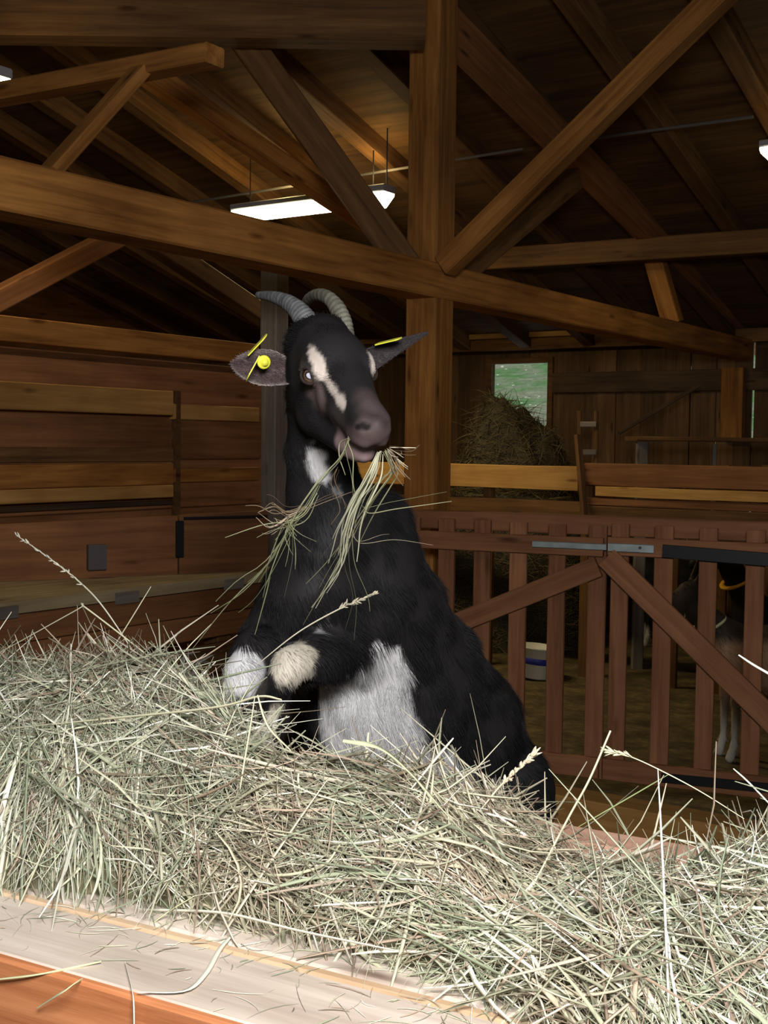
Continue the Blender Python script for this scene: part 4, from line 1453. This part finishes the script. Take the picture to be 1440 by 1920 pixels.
# height of the hay above the ledge as a function of (along, depth); crest control points taken in ledge coordinates
crest = []
for (px, py, d) in ((-150, 1280, .52), (0, 1272, .52), (120, 1258, .52), (240, 1256, .50), (330, 1278, .48), (400, 1330, .45), (450, 1400, .38), (500, 1450, .35), (600, 1470, .36), (720, 1482, .38), (850, 1498, .40), (940, 1535, .42), (1000, 1590, .42), (1080, 1640, .40), (1180, 1665, .38), (1290, 1660, .38), (1380, 1625, .42), (1440, 1605, .45), (1600, 1580, .45)):
    # find the point on the viewing ray at ledge depth d
    r_ = ray(px, py); o_ = Vector((0, 0, CAMZ))
    t_ = (d - (o_ - e0).dot(LN)) / r_.dot(LN)
    q = o_ + r_ * t_
    crest.append((ledge_co(q)[0], d, q.z))
low = []
for (px, py) in ((-150, 1660), (0, 1672), (200, 1690), (400, 1735), (600, 1778), (780, 1830), (900, 1880), (1010, 1925), (1100, 2000), (1300, 2030)):
    q = hit(px, py, LZ)
    low.append(ledge_co(q))
crest = np.array(crest); low = np.array(low)
print('crest', crest.round(3).tolist()); print('low', low.round(3).tolist())
def hay_h(a, d):
    zc = np.interp(a, crest[:, 0], crest[:, 2]); dc = np.interp(a, crest[:, 0], crest[:, 1])
    dl = np.interp(a, low[:, 0], low[:, 1])
    u = np.clip((d - dl) / (dc - dl), 0, 1)
    prof = u ** .62 * (1 - .0 * u)
    bulge = np.sin(np.pi * u) * .018
    zf = LZ + (zc - LZ) * prof + bulge
    back = np.clip((d - dc) / .16, 0, 1)
    zb_ = zf - (zf - LZ + .04) * back ** 1.5
    p3 = np.stack([a, d, np.zeros_like(a)], -1)
    nz = (vnoise(p3.reshape(-1, 3), 9, 1).reshape(a.shape) - .5) * .035 + (vnoise(p3.reshape(-1, 3), 24, 2).reshape(a.shape) - .5) * .018
    return zb_ + nz * np.clip(u * 3, 0.1, 1) - .012 * (u < .02), u

NA, ND = 260, 80
ag, dg = np.meshgrid(np.linspace(-.75, 1.75, NA), np.linspace(-.06, .62, ND), indexing='ij')
zg, ug = hay_h(ag, dg)
dl_g = np.interp(ag, low[:, 0], low[:, 1])
zg = zg - .016
zg = np.where(dg < dl_g + .02, LZ - .02, zg)
e0n, LDn, LNn = np.array(e0), np.array(LD), np.array(LN)
def lw(a, d, z): return e0n + a[..., None] * LDn + d[..., None] * LNn + (z - LZ)[..., None] * np.array((0, 0, 1))
MV = lw(ag, np.maximum(dg, 0.0), zg).reshape(-1, 3)
idx = np.arange(NA * ND).reshape(NA, ND)
MF = np.stack([idx[:-1, :-1], idx[1:, :-1], idx[1:, 1:], idx[:-1, 1:]], -1).reshape(-1, 4)
MC = np.repeat(np.array([[.16, .15, .085]]), len(MV), 0) * (.6 + .8 * vnoise(MV, 60, 4))[:, None]


def hay_strands(n, lo, hi, wlo, whi, up=0.12, off=(-.012, .022), region=None, K=6, curve=.22, dmin=0.0):
    a = rng.uniform(-.72, 1.7, n * 3); d = rng.uniform(-.02, .60, n * 3)
    dl = np.interp(a, low[:, 0], low[:, 1])
    ok = d > dl - .0
    if region is not None: ok &= region(a, d)
    a, d = a[ok][:n], d[ok][:n]; n = len(a)
    z, u = hay_h(a, d)
    c = lw(a, d, z + rng.uniform(off[0], off[1], n))
    # local slope
    zx, _ = hay_h(a + .02, d); zy, _ = hay_h(a, d + .02)
    sx, sy = (zx - z) / .02, (zy - z) / .02
    th = rng.uniform(0, 2 * math.pi, n)
    # tendency: lying across the ledge, as in the photograph
    q3 = np.stack([a, d, np.full(n, .3)], 1)
    fld = (vnoise(q3, 3.2, 21) - .5) * 3.4 - .35
    th = np.where(rng.random(n) < .68, fld + rng.normal(0, .38, n) + math.pi * (rng.random(n) < .5), th)
    tilt = rng.normal(0, up, n)
    ca, sa = np.cos(th), np.sin(th)
    dz = ca * np.clip(sx, -1.5, 1.5) + sa * np.clip(sy, -1.8, 1.8) + tilt
    dr = ca[:, None] * LDn + sa[:, None] * LNn + dz[:, None] * np.array((0, 0, 1))
    dr /= np.linalg.norm(dr, axis=1, keepdims=True)
    L = np.exp(rng.uniform(math.log(lo), math.log(hi), n))
    bend = rng.normal(size=(n, 3)) * np.array((1, 1, .55)); bend -= dr * (bend * dr).sum(1, keepdims=True)
    bend /= np.linalg.norm(bend, axis=1, keepdims=True) + 1e-9
    t_ = np.linspace(-.5, .5, K)
    bm = rng.normal(0, curve, n) * L
    kink = rng.uniform(-.4, .4, n)
    km = np.where(rng.random(n) < .3, rng.normal(0, .35, n), 0) * L
    pts = c[:, None] + dr[:, None] * (L[:, None] * t_)[..., None] + bend[:, None] * (bm[:, None] * (t_ ** 2) * 2 + km[:, None] * np.maximum(t_ - kink[:, None], 0))[..., None]
    w_ = rng.uniform(wlo, whi, n)
    hc_ = hay_cols(n)
    br = np.clip((vnoise(q3, 6.5, 35) - .6) * 3, 0, .45)[:, None]
    hc_ = hc_ * (1 - br) + hc_.mean(1, keepdims=True) * np.array((.95, .72, .50)) * br
    return strands(pts, w_, rng.uniform(.15, .6, n), hc_, sides=4)

parts_ = [(MV, MF, MC)]
parts_.append(hay_strands(19000, .05, .22, .0008, .0022))
parts_.append(hay_strands(3800, .10, .32, .0016, .0044, up=.09, off=(-.004, .026)))
parts_.append(hay_strands(9000, .02, .09, .0006, .0015, up=.25))
parts_.append(hay_strands(2100, .10, .34, .0024, .0054, up=.07, off=(0, .02), curve=.3, K=8))
parts_.append(hay_strands(420, .12, .26, .005, .009, up=.08, off=(0, .02), curve=.35, K=9))
# fringe standing up along the crest
parts_.append(hay_strands(1500, .06, .20, .0008, .0022, up=.55, off=(0, .03), region=lambda a, d: (d > np.interp(a, crest[:, 0], crest[:, 1]) - .10)))
# loose litter on the bare board
n = 230
a = rng.uniform(-.35, .75, n); dl = np.interp(a, low[:, 0], low[:, 1]); d = dl * rng.random(n) ** .55
d = np.clip(d, .01, 1)
c = lw(a, d, np.full(n, LZ + .0015))
th = rng.uniform(0, 2 * math.pi, n); L = rng.uniform(.008, .07, n)
dr = np.cos(th)[:, None] * LDn + np.sin(th)[:, None] * LNn
pr = np.cross(dr, (0, 0, 1.0))
t_ = np.linspace(-.5, .5, 5)
pts = c[:, None] + dr[:, None] * (L[:, None] * t_)[..., None] + pr[:, None] * ((rng.normal(0, .4, n) * L)[:, None] * t_ ** 2)[..., None]
pts[..., 2] = np.maximum(pts[..., 2], LZ + .001)
parts_.append(strands(pts, rng.uniform(.0006, .0016, n), np.full(n, .4), hay_cols(n), sides=4))
V_, F_, C_ = join(parts_)
hp_ = link('hay', np_mesh('hay', V_, F_, C_), M_HAY)
setp(hp_, 'thick pale green hay heaped along the feeding ledge', 'hay', kind='stuff')

# --- single long stalks that can be counted
def lray(px, py, d):
    if d is None: return hit(px, py, LZ + .004)
    r_ = ray(px, py); o_ = Vector((0, 0, CAMZ))
    t_ = (d - (o_ - e0).dot(LN)) / r_.dot(LN)
    return o_ + r_ * t_

def stalk(pts, w_, col, label, flat=.5, seed_head=False, name='hay_stalk', n=22, taper=.55):
    c = catmull([lray(*p) for p in pts], n)
    ps = [strands(c[None], np.array([w_ * .85]), np.array([flat]), np.array([col], float), sides=6, taper=taper)]
    if seed_head:
        k = 46
        c0 = catmull([lray(*p) for p in pts], 60)
        ii = rng.integers(0, 34 if seed_head is True else int(seed_head), k)
        tg = np.gradient(c0, axis=0); tg /= np.linalg.norm(tg, axis=1, keepdims=True)
        d = -tg[ii] * 1.0 + rng.normal(size=(k, 3)) * .28
        d /= np.linalg.norm(d, axis=1, keepdims=True)
        L = rng.uniform(.008, .013, k)
        t_ = np.linspace(0, 1, 5)
        pp = c0[ii][:, None] + d[:, None] * (L[:, None] * t_)[..., None]
        ps.append(strands(pp, np.full(k, w_ * 1.1), np.full(k, .6), np.repeat(np.array([col], float), k, 0) * rng.uniform(.8, 1.1, (k, 1)), sides=4, taper=.2))
    V_, F_, C_ = join(ps)
    o = link(name, np_mesh(name, V_, F_, C_), M_HAY, smooth=False)
    return setp(o, label, 'stalk')

ST, GR, WH, BR = (.58, .56, .39), (.38, .42, .26), (.72, .71, .60), (.42, .33, .23)
stalk([(30, 1003, .62), (90, 1045, .60), (150, 1092, .58), (195, 1140, .55), (262, 1240, .52)], .0026, (.62, .60, .47), 'long grass stalk with a narrow seed head arching up at the far left', seed_head=True)
stalk([(-30, 1240, .5), (60, 1190, .5), (150, 1140, .5), (157, 1137, .5), (240, 1200, .5), (290, 1240, .5)], .0026, ST, 'kinked straw peaking like a roof at the left of the hay')
stalk([(283, 1100, .52), (240, 1170, .51), (190, 1250, .50)], .0035, ST, 'straight cut straw leaning right above the left hay crest')
stalk([(133, 1207, .44), (133, 1250, .44), (134, 1296, .44), (155, 1335, .43)], .0042, WH, 'short pale straw standing bolt upright in the left hay')
stalk([(77, 1170, .5), (120, 1215, .5), (170, 1270, .48)], .002, BR, 'thin brown stem crossing the kinked straw at the left')
stalk([(1145, 1370, .40), (1105, 1462, .38), (1065, 1535, .36), (1000, 1660, .32)], .0046, ST, 'long straight straw rising high right of the goat', taper=.9)
stalk([(643, 1389, .26), (712, 1403, .27), (770, 1450, .27), (840, 1530, .26), (905, 1600, .24)], .0075, (.46, .48, .31), 'broad flat grass blade bending down in front of the white belly', .15)
stalk([(850, 1384, .34), (815, 1425, .34), (770, 1480, .33)], .0034, WH, 'short white straw poking up before the goat\'s flank')
stalk([(1385, 1228, .42), (1412, 1246, .42), (1470, 1282, .42), (1530, 1340, .42), (1570, 1480, .43), (1580, 1640, .42)], .0052, WH, 'bright white straw sticking in from the right picture edge')
stalk([(1138, 1407, .40), (1180, 1418, .40), (1230, 1440, .40), (1310, 1482, .40), (1395, 1535, .40)], .0019, ST, 'thin arching stem with a feathery tip over the right floor', seed_head=18)
stalk([(1252, 1453, .42), (1180, 1495, .42), (1085, 1550, .41)], .0026, (.30, .36, .16), 'greenish stem slanting before the dark floor at the right')
stalk([(1375, 1441, .40), (1405, 1468, .40), (1460, 1525, .40)], .0032, WH, 'white straw at the right edge above the hay')
stalk([(-20, 1370, .30), (180, 1350, .30), (400, 1327, .30), (485, 1306, .30), (528, 1312, .30)], .0042, ST, 'long horizontal straw pointing at the goat\'s folded foreleg')
stalk([(483, 1303, .29), (495, 1345, .29), (510, 1372, .29), (545, 1407, .28)], .0034, ST, 'straw hanging down before the goat\'s folded foreleg')
stalk([(478, 1305, .285), (470, 1360, .28), (458, 1430, .27), (450, 1480, .26)], .0026, ST, 'thin straw dropping straight from the crossing of straws')
stalk([(1003, 1412, .38), (975, 1440, .38), (940, 1472, .38), (900, 1520, .37)], .0034, (.72, .62, .45), 'short seed panicle leaning right below the goat\'s rump', seed_head=40)
stalk([(118, 1699, .20), (280, 1706, .19), (420, 1712, .18), (560, 1745, .16), (740, 1782, .13)], .0042, WH, 'long white straw lying along the lower edge of the hay')
stalk([(70, 1890, -.012), (140, 1845, None), (200, 1806, .13), (300, 1720, .17), (400, 1660, .22)], .0040, (.60, .60, .36), 'yellow-green blade curving over the bare board at the lower left', .3)
stalk([(-20, 1838, -.012), (80, 1826, -.006), (190, 1803, None)], .0042, (.62, .64, .38), 'green straw over the orange beam face at the lower left')
stalk([(235, 1804, None), (246, 1848, None), (250, 1880, -.012), (251, 1960, -.014)], .0050, WH, 'white blade hanging over the ledge front edge', .2)
stalk([(258, 1860, None), (345, 1858, None), (385, 1826, None), (412, 1780, None), (436, 1752, None)], .0062, WH, 'crumpled white leaf blade curling on the bare board', .2)
stalk([(640, 1580, .25), (600, 1625, .23), (500, 1640, .22), (380, 1600, .24)], .0035, ST, 'curved straw lying on the hay in the middle')
stalk([(0, 1478, .33), (120, 1485, .32), (245, 1470, .31)], .0045, WH, 'pale straight straw lying on the hay at the left edge')
stalk([(560, 1450, .31), (540, 1520, .29), (330, 1590, .27), (180, 1650, .24)], .004, (.66, .68, .45), 'long green blade lying diagonally on the middle hay', .3)
stalk([(700, 1115, .62), (640, 1140, .60), (560, 1185, .56), (480, 1248, .52)], .0022, (.50, .46, .34), 'thin spiked grass stem crossing before the goat\'s chest', seed_head=22)

# --- the wisps in the goat's mouth
def wisp(label, polys, name='hay_wisp', jit=.014):
    ps = []
    for (pl_, w_, col, reps) in polys:
        for r_ in range(reps):
            base = np.array([np.array(P(*q)) for q in pl_])
            if r_:
                g_ = np.linspace(.15, 1, len(base))[:, None]
                base = base + rng.normal(size=3) * jit * g_ + rng.normal(size=base.shape) * jit * .35 * g_
            c = catmull(base, 24)
            if r_: c = c[:rng.integers(15, 25)]
            if len(c) < 24: c = catmull(c[::2], 24)
            ps.append(strands(c[None], np.array([w_ * rng.uniform(.35, .95)]), np.array([.45]), np.array([col]) * rng.uniform(.75, 1.15), sides=4, taper=.5))
    V_, F_, C_ = join(ps)
    o = link(name, np_mesh(name, V_, F_, C_), M_HAY)
    return setp(o, label, 'hay', kind='stuff')
g1c, g2c, bc = (.17, .18, .095), (.25, .25, .14), (.19, .135, .085)
M0 = (655, 822, 1.83)
wisp('long wisp of hay hanging from the left of the goat\'s mouth', [
    ([M0, (640, 860, 1.80), (600, 905, 1.80), (562, 965, 1.80), (505, 1055, 1.82), (430, 1130, 1.84), (362, 1215, 1.86)], .0036, g2c, 3),
    ([(600, 905, 1.80), (575, 950, 1.80), (545, 985, 1.79), (512, 1060, 1.80), (500, 1110, 1.82), (478, 1190, 1.84)], .0024, g1c, 4),
    ([M0, (646, 830, 1.81), (650, 855, 1.80), (660, 900, 1.80), (663, 960, 1.80)], .0022, g2c, 3),
    ([(595, 925, 1.80), (560, 970, 1.79), (490, 985, 1.78), (422, 1008, 1.77)], .0030, g2c, 3),
    ([(575, 950, 1.80), (540, 965, 1.79), (515, 950, 1.78), (485, 960, 1.77)], .0020, bc, 9),
    ([(560, 960, 1.80), (530, 975, 1.79), (505, 990, 1.78), (480, 970, 1.77)], .0018, (.46, .36, .26), 9),
    ([(560, 965, 1.80), (540, 985, 1.79), (555, 1010, 1.78), (583, 1035, 1.78)], .0016, g2c, 7),
    ([(560, 965, 1.80), (530, 1010, 1.79), (500, 1060, 1.80), (455, 1110, 1.82), (395, 1150, 1.84)], .0022, g1c, 4),
    ([(548, 985, 1.79), (548, 1050, 1.79), (533, 1120, 1.80)], .0014, g2c, 4),
    ([(560, 962, 1.80), (600, 945, 1.80), (660, 922, 1.80)], .0014, bc, 3),
])
wisp('bushy wisp of hay hanging from the tip of the goat\'s mouth', [
    ([(712, 848, 1.72), (700, 890, 1.72), (672, 940, 1.74), (655, 990, 1.77), (640, 1050, 1.80), (592, 1140, 1.84)], .0046, (.42, .41, .29), 12),
    ([(722, 846, 1.71), (738, 878, 1.71), (722, 905, 1.72), (690, 950, 1.74), (655, 1010, 1.78), (618, 1100, 1.82)], .0026, g2c, 8),
    ([(728, 842, 1.71), (745, 860, 1.70), (765, 876, 1.70)], .0020, (.52, .47, .34), 6),
    ([(728, 842, 1.71), (740, 870, 1.70), (760, 895, 1.70)], .0020, bc, 7),
    ([(700, 905, 1.73), (680, 950, 1.74), (740, 940, 1.72), (838, 922, 1.70)], .0016, g2c, 2),
    ([(658, 985, 1.77), (675, 1018, 1.78), (740, 1012, 1.80), (812, 1022, 1.82)], .0012, (.45, .38, .28), 2),
    ([(655, 990, 1.77), (655, 1060, 1.80), (668, 1130, 1.84), (664, 1200, 1.86)], .0012, g1c, 3),
    ([(648, 1020, 1.79), (620, 1080, 1.81), (568, 1172, 1.84)], .0018, g2c, 4),
    ([(636, 880, 1.78), (630, 910, 1.78), (655, 960, 1.78), (645, 985, 1.78), (600, 1048, 1.8)], .0014, bc, 3),
    ([(735, 845, 1.71), (752, 852, 1.70), (752, 845, 1.70)], .0014, bc, 4),
], jit=.013)

# --- hay mound before the window
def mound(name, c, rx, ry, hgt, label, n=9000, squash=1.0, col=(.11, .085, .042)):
    nu, nv = 48, 26
    vs = []
    for i in range(nv):
        r_ = i / (nv - 1)
        for k in range(nu):
            a = 2 * math.pi * k / nu
            vs.append((r_ * math.cos(a), r_ * math.sin(a), 0))
    q = np.array(vs)
    rr = np.linalg.norm(q[:, :2], axis=1)
    nz = (vnoise(q, 2.6, 14) - .5) * 1.6 + (vnoise(q, 7, 15) - .5) * .8
    z = hgt * np.clip(1 - rr ** 2.6, 0, 1) * (1 + .22 * nz) + .02 * (vnoise(q, 12, 12) - .5)
    V = np.stack([q[:, 0] * rx, q[:, 1] * ry, z], 1) + np.array(c)
    idx = np.arange(nu * nv).reshape(nv, nu)
    Fq = np.stack([idx[:-1], idx[1:], np.roll(idx, -1, 1)[1:], np.roll(idx, -1, 1)[:-1]], -1).reshape(-1, 4)
    N = vert_normals(V, Fq)
    if N[:, 2].mean() < 0: N = -N
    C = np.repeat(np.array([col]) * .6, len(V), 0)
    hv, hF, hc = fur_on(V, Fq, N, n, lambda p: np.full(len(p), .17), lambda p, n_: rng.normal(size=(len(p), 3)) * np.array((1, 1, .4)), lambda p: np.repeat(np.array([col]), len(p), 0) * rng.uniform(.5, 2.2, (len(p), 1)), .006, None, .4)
    V2, F2, C2 = join([(V, Fq, C), (hv, hF, hc)])
    o = link(name, np_mesh(name, V2, F2, C2), M_HAY)
    return setp(o, label, 'hay', kind='stuff')
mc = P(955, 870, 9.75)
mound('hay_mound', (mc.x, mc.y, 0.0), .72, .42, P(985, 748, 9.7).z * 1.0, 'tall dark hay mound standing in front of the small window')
